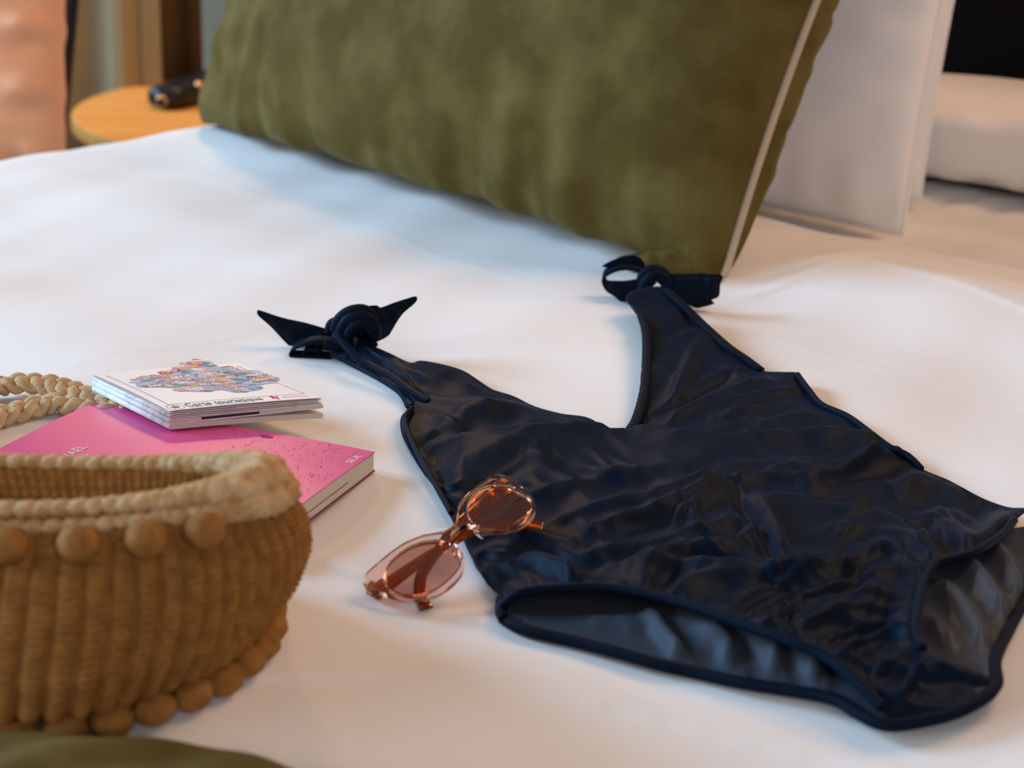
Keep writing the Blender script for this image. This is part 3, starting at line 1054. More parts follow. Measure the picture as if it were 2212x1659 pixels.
# bows: cloth sheets and loops standing up from the duvet
def sheet_yz(name, pts, y0, m, parent, bulge=0.004, tilt=0.0, sp=7, wr=0.0012, seed=1):
    """cloth cut-out standing roughly upright at depth y0, bulged and creased"""
    O = catmull(pts, 5, closed=True)
    poly = O[:, :2]
    x0, ya = poly.min(0)
    x1, yb = poly.max(0)
    gx, gy = np.meshgrid(np.arange(x0, x1, sp), np.arange(ya, yb, sp))
    gx, gy = gx.ravel(), gy.ravel()
    ins = in_poly(gx, gy, poly)
    gx, gy = gx[ins], gy[ins]
    d, _ = seg_dist(gx, gy, [tuple(p) for p in poly] + [tuple(poly[0])])
    k = d > sp * 0.4
    gx, gy, d = gx[k], gy[k], d[k]
    pu = np.r_[poly[:, 0], gx]
    pv = np.r_[poly[:, 1], gy]
    ed = np.r_[np.zeros(len(poly)), d]
    dep = y0 + tilt * (pu - pu.mean()) / 100.0
    bl = bulge * np.clip(ed / 22.0, 0, 1) ** 0.6 + wr * waves(pu, pv * 0.4, 40, seed) * np.clip(ed / 8, 0, 1)
    Pf = PY(pu, pv, dep - bl)
    Pb = PY(pu, pv, dep + bl * 0.5 + 0.0012)
    n = len(poly)
    vs = [Vector((a, -b)) for a, b in zip(pu, pv)]
    ov, oe, of, vid, _, _ = delaunay_2d_cdt(vs, [(i, (i + 1) % n) for i in range(n)], [], 1, 1e-4)
    ids = [q[0] if len(q) else 0 for q in vid]
    f1 = [tuple(ids[i] for i in f) for f in of]
    N = len(pu)
    f2 = [tuple(i + N for i in f[::-1]) for f in f1]
    rimf = [(i, i + N, (i + 1) % n + N, (i + 1) % n) for i in range(n)]
    V = np.concatenate([Pf, Pb])
    zb = bedz(V[:, 0], V[:, 1]) + 0.001
    V[:, 2] = np.maximum(V[:, 2], zb)
    return link(name, V, f1 + f2 + rimf, m, parent)


def loop_yz(name, pts, y0, wid, m, parent, thick=0.0016, taper=None):
    """closed ribbon loop: outline in the picture plane, breadth along the depth"""
    O = catmull(pts, 8, closed=True)
    dep = y0 + O[:, 2] if O.shape[1] > 2 else np.full(len(O), y0)
    F_ = PY(O[:, 0], O[:, 1], dep)
    B_ = F_ + np.array([0.10, 1.0, 0.12]) * wid
    Mi = (F_ + B_) / 2
    V = np.concatenate([F_, Mi, B_])
    V[:, 2] = np.maximum(V[:, 2], bedz(V[:, 0], V[:, 1]) + 0.001)
    o = link(name, V, grid_faces(len(O), 3, wrap_u=True), m, parent)
    solid(o, thick, 0.0)
    return o


cy_ = cBR[1] + 0.02
cf = sheet_yz('corner_fold', [(1330, 560), (1380, 545), (1440, 528), (1500, 508), (1535, 515), (1560, 545), (1564, 572), (1545, 594), (1500, 602), (1440, 602), (1370, 592)], cy_, M_VELVET, gc, bulge=0.022, sp=9, wr=0.0014, seed=9)
_q = catmull([(1500, 500), (1520, 510), (1545, 528), (1563, 552), (1563, 575), (1546, 596)], 6)
tube('corner_piping', PY(_q[:, 0], _q[:, 1], np.full(len(_q), cy_ - 0.004)), 0.0042, M_PIPING, gc)
yk = PB(745, 768, 0)[1]
bow1 = empty('strap_bow', tuple(PB(745, 768, 0)))
bow1.parent = suit
bow1.matrix_parent_inverse = suit.matrix_world.inverted()
bow1['label'] = 'tied bow at the end of the left strap'
sheet_yz('bow_tail', [(556, 671), (564, 671), (610, 686), (660, 697), (705, 710), (735, 718), (742, 745), (715, 770), (680, 762), (650, 765), (630, 752), (612, 735), (585, 706), (558, 682)], yk + 0.012, M_MATTE, bow1, 0.004, seed=2)
sheet_yz('bow_tail', [(898, 640), (901, 648), (893, 658), (872, 676), (858, 695), (848, 712), (838, 726), (815, 738), (795, 742), (770, 730), (765, 700), (775, 680), (795, 672), (793, 663), (800, 660), (815, 660), (823, 664), (850, 654), (878, 645)], yk - 0.004, M_MATTE, bow1, 0.006, tilt=0.01, seed=3)
loop_yz('bow_loop', [(627, 762), (634, 778), (660, 786), (690, 787), (712, 776), (718, 758), (706, 746), (680, 742), (650, 748)], yk - 0.012, 0.013, M_MATTE, bow1)
loop_yz('bow_loop', [(655, 770), (663, 780), (678, 780), (688, 770), (684, 757), (668, 756), (657, 760)], yk - 0.011, 0.010, M_MATTE, bow1)
# the knot: a wrapped, creased band
for pts_, r_, dy in (
        ([(722, 715), (730, 694), (752, 676), (780, 670), (802, 680), (812, 704)], 0.0062, -0.012),
        ([(735, 740), (738, 712), (755, 690), (785, 684), (808, 700), (812, 728)], 0.0065, -0.016),
        ([(755, 752), (752, 728), (765, 706), (788, 700), (806, 716)], 0.0060, -0.019),
        ([(708, 720), (716, 700), (735, 695), (752, 705)], 0.0050, -0.002),
        ([(700, 745), (730, 750), (760, 752), (790, 748), (812, 738)], 0.0060, -0.010)):
    q = catmull(pts_, 6)
    P = PY(q[:, 0], q[:, 1], np.full(len(q), yk + dy))
    rr = np.full(len(q), r_ * 0.78) * (0.6 + 0.4 * np.sin(np.linspace(0.35, math.pi - 0.35, len(q))))
    tube('knot_wrap', P, rr, M_MATTE if r_ < 0.0063 else M_SATIN, bow1, n=12)

yk2 = PB(1440, 655, 0)[1]
bow2 = empty('strap_bow', tuple(PB(1430, 655, 0)))
bow2.parent = suit
bow2.matrix_parent_inverse = suit.matrix_world.inverted()
bow2['label'] = 'tied bow at the end of the strap beside the olive cushion'
sheet_yz('bow_tail', [(1301, 576), (1318, 564), (1345, 555), (1370, 552), (1386, 560), (1396, 578), (1404, 598), (1392, 598), (1382, 582), (1362, 576), (1330, 579)], yk2 + 0.006, M_MATTE, bow2, 0.003, seed=5)
sheet_yz('bow_tail', [(1430, 594), (1470, 592), (1515, 592), (1559, 594), (1556, 615), (1553, 640), (1538, 648), (1543, 656), (1520, 663), (1500, 665), (1470, 648), (1440, 632), (1425, 612)], yk2 - 0.012, M_MATTE, bow2, 0.007, seed=6)
loop_yz('bow_loop', [(1302, 606), (1312, 594), (1335, 584), (1362, 582), (1385, 590), (1398, 606), (1385, 632), (1366, 640), (1348, 656), (1330, 640), (1310, 626)], yk2 - 0.006, 0.016, M_MATTE, bow2, thick=0.002)
sheet_yz('loop_fold', [(1303, 606), (1322, 606), (1350, 606), (1380, 602), (1398, 606), (1388, 632), (1366, 640), (1348, 656), (1330, 641), (1310, 628)], yk2 - 0.012, M_MATTE, bow2, 0.004, seed=7)
for pts_, r_, dy in (
        ([(1382, 612), (1392, 592), (1412, 584), (1432, 590), (1442, 608)], 0.0065, -0.012),
        ([(1385, 628), (1400, 604), (1422, 596), (1440, 612), (1446, 630)], 0.0070, -0.017),
        ([(1380, 638), (1410, 630), (1440, 632), (1465, 640)], 0.0058, -0.012),
        ([(1392, 585), (1400, 600), (1410, 616)], 0.0060, -0.004)):
    q = catmull(pts_, 6)
    P = PY(q[:, 0], q[:, 1], np.full(len(q), yk2 + dy))
    rr = np.full(len(q), r_ * 0.78) * (0.6 + 0.4 * np.sin(np.linspace(0.35, math.pi - 0.35, len(q))))
    tube('knot_wrap', P, rr, M_MATTE, bow2, n=12)

# ------------------------------------------------------------------ text helper


def text_mesh(body, size, name, m, place, parent, width=None, shear=0.0, bold=0.0, align='LEFT'):
    cu = bpy.data.curves.new(name, 'FONT')
    cu.body = body
    cu.size = size
    cu.shear = shear
    cu.offset = bold
    cu.align_x = align
    to = bpy.data.objects.new(name, cu)
    COL.objects.link(to)
    dg = bpy.context.evaluated_depsgraph_get()
    me_ = bpy.data.meshes.new_from_object(to.evaluated_get(dg))
    V = np.array([tuple(v.co) for v in me_.vertices])
    F = [tuple(p.vertices) for p in me_.polygons]
    bpy.data.objects.remove(to)
    bpy.data.meshes.remove(me_)
    if width:
        sc = width / (V[:, 0].max() - V[:, 0].min())
        V[:, 0] *= sc
    return link(name, place(V), F, m, parent, smooth=False)


# ------------------------------------------------------------------ book
TH = 0.0125
Ab, Bb, Cb = PB(204.5, 861, TH + 0.001), PB(810, 977, TH + 0.001), PB(600, 1088, TH + 0.001)
by = unit((Ab - Bb) * np.array([1, 1, 0]))
bx = np.array([by[1], -by[0], 0])
bx = bx if (Bb - Cb) @ bx > 0 else -bx
BL_, BW = np.linalg.norm((Ab - Bb)[:2]), 0.140
base_z = float(np.max(bedz(np.array([Ab[0], Bb[0], Cb[0]]), np.array([Ab[1], Bb[1], Cb[1]])))) - 0.001
org = np.array([Bb[0], Bb[1], base_z]) - bx * BW
FB = Frame(org, bx, by, (0, 0, 1))     # x: spine -> fore-edge, y: foot -> head
book = empty('book', tuple(org))
tag(book, 'bright pink paperback book lying under the folded map', 'book')


def sag(p):
    """covers bow a little"""
    p = np.asarray(p, float).copy()
    s = p[..., 0] / BW
    p[..., 2] = p[..., 2] * 1.0 + 0.0016 * np.sin(math.pi * np.clip(s, 0, 1)) * (p[..., 2] / TH) + 0.0008 * (p[..., 2] / TH) * np.sin(p[..., 1] / BL_ * 6)
    return p


def slab(name, x0, x1, y0, y1, z0, z1, m, parent, fr, fn=None, nx=14, ny=14, bev=0.0):
    xs, ys = np.linspace(x0, x1, nx), np.linspace(y0, y1, ny)
    X, Y = np.meshgrid(xs, ys)
    top = np.stack([X, Y, np.full_like(X, z1)], -1).reshape(-1, 3)
    bot = np.stack([X, Y, np.full_like(X, z0)], -1).reshape(-1, 3)
    V = np.concatenate([top, bot])
    if fn:
        V = fn(V)
    N = nx * ny
    F = grid_faces(nx, ny)
    F += [tuple(i + N for i in f[::-1]) for f in grid_faces(nx, ny)]
    for i in range(nx - 1):
        F.append((i + 1, i, i + N, i + 1 + N))
        a = (ny - 1) * nx + i
        F.append((a, a + 1, a + 1 + N, a + N))
    for j in range(ny - 1):
        a = j * nx
        F.append((a, a + nx, a + nx + N, a + N))
        a = j * nx + nx - 1
        F.append((a + nx, a, a + N, a + nx + N))
    o = link(name, fr(V), F, m, parent, smooth=False)
    if bev:
        bevel(o, bev, 2)
    return o


slab('page_block', 0.0008, BW - 0.0006, 0.0006, BL_ - 0.0006, 0.0004, TH - 0.0004, M_PAGES, book, FB, sag)
slab('back_cover', 0, BW, -0.0002, BL_, 0, 0.0006, M_MAROON, book, FB, sag)
slab('front_cover', 0, BW, 0, BL_, TH - 0.0005, TH, M_PINK, book, FB, sag, nx=30, ny=30)
slab('spine', -0.0005, 0.0004, 0, BL_, 0, TH, M_PINK, book, FB, None, nx=2)
slab('page_gap', BW * 0.05, BW * 0.75, 0.0003, 0.0006, TH * 0.38, TH * 0.38 + 0.00025, M_INKD, book, FB, sag, nx=8, ny=2)
top_z = lambda V, d=0.00025: np.concatenate([V[:, :2], np.full((len(V), 1), TH)], 1)


def on_cover(x, y, dz=0.00035, rot=0.0):
    def f(V):
        P = np.stack([V[:, 0] + x, V[:, 1] + y, np.full(len(V), TH)], 1)
        P = sag(P)
        P[:, 2] += dz
        return FB(P)
    return f


def cover_local(u, v):
    p = ground(u, v, base_z + TH + 0.001)
    return FB.inv(p)


q = cover_local(np.array([190.0, 208.0, 255.0, 783.0, 205.0]), np.array([966.0, 984.0, 988.0, 984.0, 1003.0]))
def cover_text(body, k, size, rightpad=0.0, name='title'):
    text_mesh(body, size, name, M_WHITEINK, on_cover(q[k][0], q[k][1]), book, align='RIGHT', bold=0.0)


cover_text('RAPHAËL', 0, 0.0088, name='author_lettering')
cover_text('KRAFFT', 1, 0.0088, name='author_lettering')
cover_text('LA BAIE', 2, 0.0125, name='title_lettering')
cover_text('SEUIL', 3, 0.0062, name='publisher_lettering')
# dark speckles and hair lines printed over the lower part of the cover
V, F = [], []
for k in range(430):
    yy = abs(rng.normal(0, 0.045)) + 0.004
    xx = rng.uniform(0.004, BW - 0.004)
    if yy > 0.098:
        continue
    l = rng.uniform(0.0006, 0.0032) * (2 if k % 17 == 0 else 1)
    w = rng.uniform(0.00012, 0.00040)
    a = math.radians(rng.normal(8, 14))
    c, s = math.cos(a), math.sin(a)
    b = len(V)
    for sx, sy in ((-1, -0.4), (0, -1), (1, 0.2), (0, 1)):
        V.append((xx + c * sx * l / 2 - s * sy * w, yy + s * sx * l / 2 + c * sy * w, 0))
    F.append((b, b + 1, b + 2, b + 3))
for (xa, ya, xb, yb) in ((0.05, 0.085, 0.139, 0.066), (0.02, 0.060, 0.12, 0.048), (0.04, 0.035, 0.11, 0.028)):
    for i in range(26):
        t0 = i / 26.0
        t1 = t0 + 0.6 / 26
        b = len(V)
        x0, y0 = xa + (xb - xa) * t0, ya + (yb - ya) * t0 + 0.0004 * rng.normal()
        x1, y1 = xa + (xb - xa) * t1, ya + (yb - ya) * t1
        V += [(x0, y0 - 0.0001, 0), (x1, y1 - 0.0001, 0), (x1, y1 + 0.0001, 0), (x0, y0 + 0.0001, 0)]
        F.append((b, b + 1, b + 2, b + 3))
o = link('cover_speckles', on_cover(0, 0, 0.0003)(np.array(V)), F, M_SPECK, book, smooth=False)
o['kind'] = 'stuff'
# small dark boat shape
b0 = cover_local(np.array([560.0, 575, 592, 580, 565]), np.array([940.0, 940, 946, 947, 944]))
link('boat_print', on_cover(0, 0, 0.0003)(b0), [(0, 1, 2, 3, 4)], M_SPECK, book, smooth=False)

# ------------------------------------------------------------------ folded tourist map on the book
T0 = 0.0142
ZT = 0.0262
fl_, fr_ = PB(366, 891, ZT), PB(694, 857, ZT)
bl_, br_ = PB(200, 803, ZT), PB(517, 766, ZT)
lx = unit((fr_ - fl_) * np.array([1, 1, 0]))
lyv = (bl_ - fl_) * np.array([1, 1, 0])
LW = np.linalg.norm((fr_ - fl_)[:2])
LD = np.linalg.norm(lyv)
ly = unit(lyv)       # the sheets are slightly skewed, as fanned paper is
org2 = np.array([fl_[0], fl_[1], base_z])
FL = Frame(org2, lx, ly, (0, 0, 1))
leaf = empty('folded_map', tuple(org2))
tag(leaf, 'folded white tourist map with colourful illustration on top of the pink book', 'map')


def bend(k0, k1, amp):
    def f(V):
        V = V.copy()
        s = V[:, 0] / LW
        V[:, 2] += k0 + k1 * s ** 2 + amp * np.sin(math.pi * s) * 0.5 + 0.0006 * np.sin(V[:, 1] / LD * 4 + s * 2)
        return V
    return f


# layers from the bottom up: (z0, z1, x0, x1, y0, y1, k0, k1, amp, material)
layers = [
    (0.0, 0.0034, 0.000, 1.005, -0.010, 0.98, 0.0, -0.0016, 0.0, M_PAPERP),
    (0.0034, 0.0042, 0.002, 0.99, -0.006, 0.99, 0.0, 0.0016, 0.0, M_PAPERB),
    (0.0044, 0.0066, 0.000, 1.008, -0.008, 0.99, 0.0, 0.0008, 0.0, M_PAPERP),
    (0.0069, 0.0075, 0.001, 0.99, -0.005, 0.99, 0.0, 0.0005, 0.0, M_PAPERB),
    (0.0080, 0.0086, -0.001, 1.0, -0.004, 1.0, 0.0, 0.0003, 0.0006, M_PAPERP),
    (0.0092, 0.0097, 0.001, 0.985, -0.003, 1.0, 0.0, 0.0002, 0.0008, M_PAPERB),
    (0.0104, 0.0109, -0.002, 1.0, -0.002, 1.0, 0.0, 0.0, 0.0010, M_PAPERP),
    (0.0117, 0.0121, 0.0, 1.0, 0.0, 1.0, 0.0, 0.0, 0.0010, M_PAPER),
]
for (z0, z1, x0, x1, y0, y1, k0, k1, am, m_) in layers:
    slab('folded_leaf', x0 * LW, x1 * LW, y0 * LD, y1 * LD, T0 + z0, T0 + z1, m_, leaf, FL, bend(k0, k1, am), nx=34, ny=22)
# rounded folds at the left side
for zc, rr in ((0.0021, 0.0021), (0.0059, 0.0018), (0.0089, 0.0010)):
    tube('fold', FL(np.array([[0.0, -0.006 * LD + 0.0, T0 + zc], [0.0, 0.5 * LD, T0 + zc], [0.0, 0.985 * LD, T0 + zc]])), rr, M_PAPERB, leaf, n=10)
slab('dark_photo_strip', 0.20 * LW, 0.58 * LW, -0.0095 * LD, -0.0085 * LD, T0 + 0.0047, T0 + 0.0063, M_INKD, leaf, FL, bend(0, 0.0008, 0), nx=8, ny=2)
top_b = bend(0, 0, 0.0010)


def on_leaf(V, dz=0.0002, lvl=0.0121):
    V = np.asarray(V, float)
    P = np.stack([V[:, 0], V[:, 1], np.full(len(V), T0 + lvl)], 1)
    P = top_b(P)
    P[:, 2] += dz
    return FL(P)


def leaf_local(u, v):
    return FL.inv(ground(u, v, base_z + T0 + 0.0125))


def lineq(p0, p1, w):
    d = unit(np.array(p1) - np.array(p0))
    n = np.array([-d[1], d[0]]) * w / 2
    out = []
    K = 12
    for i in range(K + 1):
        c = np.array(p0) + (np.array(p1) - np.array(p0)) * i / K
        out += [(c + n), (c - n)]
    F = [(2 * i, 2 * i + 1, 2 * i + 3, 2 * i + 2) for i in range(K)]
    return [(a[0], a[1], 0) for a in out], F


# thin printed frame: up both sides and along the foot
xL, xR, yB, yT = 0.055 * LW, 0.955 * LW, 0.115 * LD, 0.93 * LD
V, F = [], []
for a, b in (((xL, yT), (xL, yB)), ((xL, yB), (xR, yB)), ((xR, yB), (xR, yT))):
    v_, f_ = lineq(a, b, 0.0004)
    F += [tuple(i + len(V) for i in f) for f in f_]
    V += v_
link('printed_frame', on_leaf(np.array(V)), F, M_INK, leaf, smooth=False)
text_mesh('Carte touristique', 0.0080, 'map_title', M_INK, lambda V: on_leaf(V + np.array([0.135 * LW, 0.040 * LD, 0])), leaf, width=0.50 * LW, bold=0.0001)
text_mesh('TOURIST MAP - TOERISTISCHE KAART', 0.0030, 'map_subtitle', M_INK, lambda V: on_leaf(V + np.array([0.14 * LW, 0.012 * LD, 0])), leaf, width=0.40 * LW)
text_mesh('Ry', 0.0090, 'red_emblem', M_INKR, lambda V: on_leaf(V + np.array([0.70 * LW, 0.045 * LD, 0])), leaf, width=0.055 * LW, bold=0.0003, shear=0.3)
text_mesh('office de tourisme', 0.0030, 'small_lettering', M_INKR, lambda V: on_leaf(V + np.array([0.775 * LW, 0.052 * LD, 0])), leaf, width=0.165 * LW)
# star in a ring
V, F = [], []
cxs, cys = 0.068 * LW, 0.058 * LD
for i in range(10):
    r = 0.0036 if i % 2 == 0 else 0.0013
    a = math.pi / 2 + i * math.pi / 5
    V.append((cxs + r * math.cos(a), cys + r * math.sin(a), 0))
V.append((cxs, cys, 0))
F = [(10, i, (i + 1) % 10) for i in range(10)]
link('star_emblem', on_leaf(np.array(V)), F, M_INK, leaf, smooth=False)
V, F = [], []
for i in range(36):
    a = 2 * math.pi * i / 36
    for r in (0.0048, 0.0051):
        V.append((cxs + r * math.cos(a), cys + r * math.sin(a), 0))
F = [(2 * i, 2 * i + 1, (2 * i + 3) % 72, (2 * i + 2) % 72) for i in range(36)]
link('ring_emblem', on_leaf(np.array(V)), F, M_INK, leaf, smooth=False)

# the illustration: crowded little houses, trees, boats and signs inside a cross-shaped town map
pal = {
    'map_blue': (0.20, 0.28, 0.58), 'map_navy': (0.07, 0.10, 0.24), 'map_teal': (0.10, 0.30, 0.34), 'map_sky': (0.34, 0.46, 0.68),
    'map_orange': (0.74, 0.34, 0.12), 'map_cream': (0.80, 0.68, 0.50), 'map_red': (0.60, 0.08, 0.08), 'map_pink': (0.74, 0.42, 0.48),
    'map_violet': (0.25, 0.16, 0.38), 'map_white': (0.82, 0.84, 0.90), 'map_lilac': (0.42, 0.40, 0.72)}
pm = [flat_color(k, c) for k, c in pal.items()]
pk = list(pal)
blob_uv = [(290, 826), (300, 815), (345, 811), (352, 800), (390, 797), (400, 783), (432, 779), (455, 781), (470, 790), (500, 790), (525, 797), (560, 799),
           (575, 806), (596, 812), (606, 818), (590, 826), (560, 832), (560, 842), (540, 848), (505, 850), (480, 844), (440, 848), (420, 848), (380, 846), (372, 838), (330, 838), (298, 836)]
bu = np.array(blob_uv, float)
bloc = leaf_local(bu[:, 0], bu[:, 1])[:, :2]
c0 = bloc.mean(0)
V, F, MI = [], [], []


def addpoly(pts, mi, lvl):
    b = len(V)
    for p in pts:
        V.append((p[0], p[1], lvl))
    F.append(tuple(range(b, b + len(pts))))
    MI.append(mi)


wob = catmull(np.c_[bloc, np.zeros(len(bloc))], 3, closed=True)[:, :2]
wob = wob + rng.normal(0, 0.0006, wob.shape)
for i in range(len(wob)):
    a_, b_ = wob[i], wob[(i + 1) % len(wob)]
    for q_ in range(10):
        t0_, t1_ = q_ / 10, (q_ + 1) / 10
        addpoly([c0 + (a_ - c0) * t0_, c0 + (a_ - c0) * t1_, c0 + (b_ - c0) * t1_, c0 + (b_ - c0) * t0_], pk.index('map_sky') if i % 3 else pk.index('map_lilac'), 0.0)
x0, y0 = bloc.min(0)
x1, y1 = bloc.max(0)
N = 0
lev = 0
while N < 420:
    p = np.array([rng.uniform(x0, x1), rng.uniform(y0, y1)])
    if not in_poly(np.array([p[0]]), np.array([p[1]]), [tuple(a) for a in bloc])[0]:
        continue
    N += 1
    lv = 0.00004 + 0.00001 * (N % 12)
    mi = rng.choice(len(pm), p=[.14, .08, .13, .10, .12, .11, .06, .08, .06, .06, .06])
    s = rng.uniform(0.0012, 0.0032)
    k = N % 6
    if k in (0, 1):     # house with a roof
        w, h = s * 1.3, s * rng.uniform(0.8, 1.6)
        addpoly([(p[0] - w, p[1]), (p[0] + w, p[1]), (p[0] + w, p[1] + h), (p[0] - w, p[1] + h)], mi, lv)
        addpoly([(p[0] - w * 1.2, p[1] + h), (p[0] + w * 1.2, p[1] + h), (p[0], p[1] + h * 1.7)], pk.index(['map_orange', 'map_navy', 'map_red', 'map_blue'][rng.randint(4)]), lv + 0.000005)
        for e in (-0.5, 0.2):
            addpoly([(p[0] + w * e, p[1] + h * .3), (p[0] + w * (e + .3), p[1] + h * .3), (p[0] + w * (e + .3), p[1] + h * .7), (p[0] + w * e, p[1] + h * .7)], pk.index('map_cream'), lv + 0.000008)
    elif k == 2:        # tree crown
        addpoly([(p[0] + s * math.cos(a), p[1] + s * math.sin(a)) for a in np.linspace(0, 2 * math.pi, 9)[:-1]], pk.index('map_teal'), lv)
    elif k == 3:        # striped stall
        w = s * 1.2
        for e in range(5):
            addpoly([(p[0] + w * (e / 2.5 - 1), p[1]), (p[0] + w * ((e + 1) / 2.5 - 1), p[1]), (p[0] + w * ((e + 1) / 2.5 - 1), p[1] + s), (p[0] + w * (e / 2.5 - 1), p[1] + s)],
                    pk.index('map_pink') if e % 2 else pk.index('map_white'), lv)
    elif k == 4:        # sign with a line of lettering
        w = s * rng.uniform(1.6, 2.4)
        addpoly([(p[0] - w, p[1]), (p[0] + w, p[1]), (p[0] + w, p[1] + s * .8), (p[0] - w, p[1] + s * .8)], pk.index('map_white') if N % 2 else pk.index('map_cream'), lv + 0.00001)
        for e in range(6):
            xx = p[0] - w * .85 + e * w * .28
            addpoly([(xx, p[1] + s * .2), (xx + w * .16, p[1] + s * .2), (xx + w * .16, p[1] + s * .6), (xx, p[1] + s * .6)], pk.index('map_violet'), lv + 0.000015)
    else:               # boat
        addpoly([(p[0] - s * 1.6, p[1] + s * .5), (p[0] - s, p[1] - s * .3), (p[0] + s, p[1] - s * .3), (p[0] + s * 1.6, p[1] + s * .5)], pk.index('map_orange') if N % 4 else pk.index('map_navy'), lv)
Va = np.array(V)
Pw = on_leaf(Va, 0.0)
Pw[:, 2] += 0.00018 + Va[:, 2]
o = link('town_illustration', Pw, F, None, leaf, smooth=False)
for m_ in pm:
    o.data.materials.append(m_)
o.data.polygons.foreach_set('material_index', MI)

# ------------------------------------------------------------------ sunglasses
gL = PB(846, 1275, 0.012)
gR = PB(1136, 1045, 0.032)
gx_ = unit(gR - gL)
gh = unit(np.cross(np.array([0, 0, 1.0]), gx_))   # horizontal, away from the camera side
tilt = math.radians(13)
gy_ = unit(gh * math.cos(tilt) + np.cross(gx_, gh) * math.sin(tilt))
gz_ = np.cross(gx_, gy_)
if gz_[2] < 0:
    gz_ = -gz_
GS = np.linalg.norm(gR - gL) / 0.137
print('GLASS SCALE', GS)
glass = empty('sunglasses', tuple((gL + gR) / 2))
tag(glass, 'cat-eye sunglasses with clear rose frame and brownish pink lenses', 'sunglasses')


def gf(P):
    P = np.asarray(P, float) * GS
    P = P.copy()
    P[..., 2] -= 1.3 * P[..., 0] ** 2 / GS          # wraparound curve
    return (gL + gR) / 2 + P[..., 0:1] * gx_ + P[..., 1:2] * gy_ + P[..., 2:3] * gz_


half = [(0.0, 9.0), (6, 9.5), (12, 13), (20, 18), (31, 21.5), (44, 23), (56, 23.5), (64, 23.6), (69.3, 21.2), (71.5, 16.5), (71, 11), (69, 3), (66, -6), (59, -15), (49, -21.5), (37, -23.5), (25, -21),
        (16, -14), (11.5, -5), (9, 0.5), (5.5, 3.6), (0.0, 4.4)]
outer = [(x, y) for x, y in half] + [(-x, y) for x, y in half[::-1][1:-1]]
outer = catmull(np.c_[np.array(outer), np.zeros(len(outer))], 4, closed=True)[:, :2]


def lens_loop(sgn, g=0.0, n=56):
    out = []
    for k in range(n):
        a = 2 * math.pi * k / n
        rx, ry = 25.5 + g, 18.2 + g
        x = rx * math.copysign(abs(math.cos(a)) ** 0.92, math.cos(a))
        y = ry * math.copysign(abs(math.sin(a)) ** 0.92, math.sin(a))
        y += 0.10 * x * (1 if y > 0 else 0.3)      # cat-eye lift outwards
        out.append((sgn * (38.5 + x), y - 0.6))
    return np.array(out)


def extrude_flat(name, loops, z0, z1, m, parent, sp=2.4, fn=gf, dome=0.0):
    pts, edges = [], []
    for L in loops:
        b = len(pts)
        pts += [tuple(p) for p in L]
        edges += [(b + i, b + (i + 1) % len(L)) for i in range(len(L))]
    nb = len(pts)
    A_ = np.array(loops[0])
    gx, gy = np.meshgrid(np.arange(A_[:, 0].min(), A_[:, 0].max(), sp), np.arange(A_[:, 1].min(), A_[:, 1].max(), sp))
    gx, gy = gx.ravel(), gy.ravel()
    ok = in_poly(gx, gy, A_)
    for L in loops[1:]:
        ok &= ~in_poly(gx, gy, L)
    for L in loops:
        d, _ = seg_dist(gx, gy, [tuple(p) for p in L] + [tuple(L[0])])
        ok &= d > sp * 0.4
    pts += list(zip(gx[ok], gy[ok]))
    ov, oe, of, vid, _, _ = delaunay_2d_cdt([Vector(p) for p in pts], edges, [], 0, 1e-5)
    # keep faces inside
    P = np.array([(v[0], v[1]) for v in ov])
    F1 = []
    for f in of:
        c = P[list(f)].mean(0)
        i_ = in_poly(np.array([c[0]]), np.array([c[1]]), A_)[0]
        for L in loops[1:]:
            i_ &= not in_poly(np.array([c[0]]), np.array([c[1]]), L)[0]
        if i_:
            F1.append(tuple(f))
    N_ = len(P)
    if dome:
        ctr = A_.mean(0)
        hz = dome * (1 - ((P[:, 0] - ctr[0]) / 27) ** 2 - ((P[:, 1] - ctr[1]) / 20) ** 2)
    else:
        hz = np.zeros(N_)
    V = np.concatenate([np.c_[P, hz + z1], np.c_[P, hz + z0]]) * mm
    cnt = {}
    for f in F1:
        for i in range(len(f)):
            e = (f[i], f[(i + 1) % len(f)])
            cnt[e] = 1
    Fs = [e for e in cnt if (e[1], e[0]) not in cnt]
    F = F1 + [tuple(i + N_ for i in f[::-1]) for f in F1] + [(a, a + N_, b + N_, b) for a, b in Fs]
    return link(name, fn(V), F, m, parent)


o = extrude_flat('frame_front', [outer, lens_loop(1), lens_loop(-1)[::-1]], -2.2, 2.2, M_ACET, glass)
bv = bevel(o, 0.0011, 3)
for sg in (1, -1):
    extrude_flat('lens', [lens_loop(sg, 0.5)], -0.5, 0.5, M_LENS, glass, dome=0.8)
    # dark outline groove that holds the lens
    L = lens_loop(sg, 0.2)
    tube('lens_groove', gf(np.c_[L, np.zeros(len(L))] * mm), 0.00055, M_AMBER, glass, n=6, closed=True)
    # nose pad and hinge
    tube('nose_pad', gf(np.array([(sg * 10.5, -2, -2.5), (sg * 13, -7, -4.5), (sg * 16.5, -12.5, -3.5)]) * mm), np.array([1.2, 2.4, 1.4]) * mm, M_ACET, glass, n=10)
    V, F = box_data(64.5, 69.5, 14, 18.5, -6, -2)
    V = np.array(V, float)
    V[:, 0] *= sg
    o = link('hinge', gf(V * mm), F, M_BRASS, glass, smooth=False)

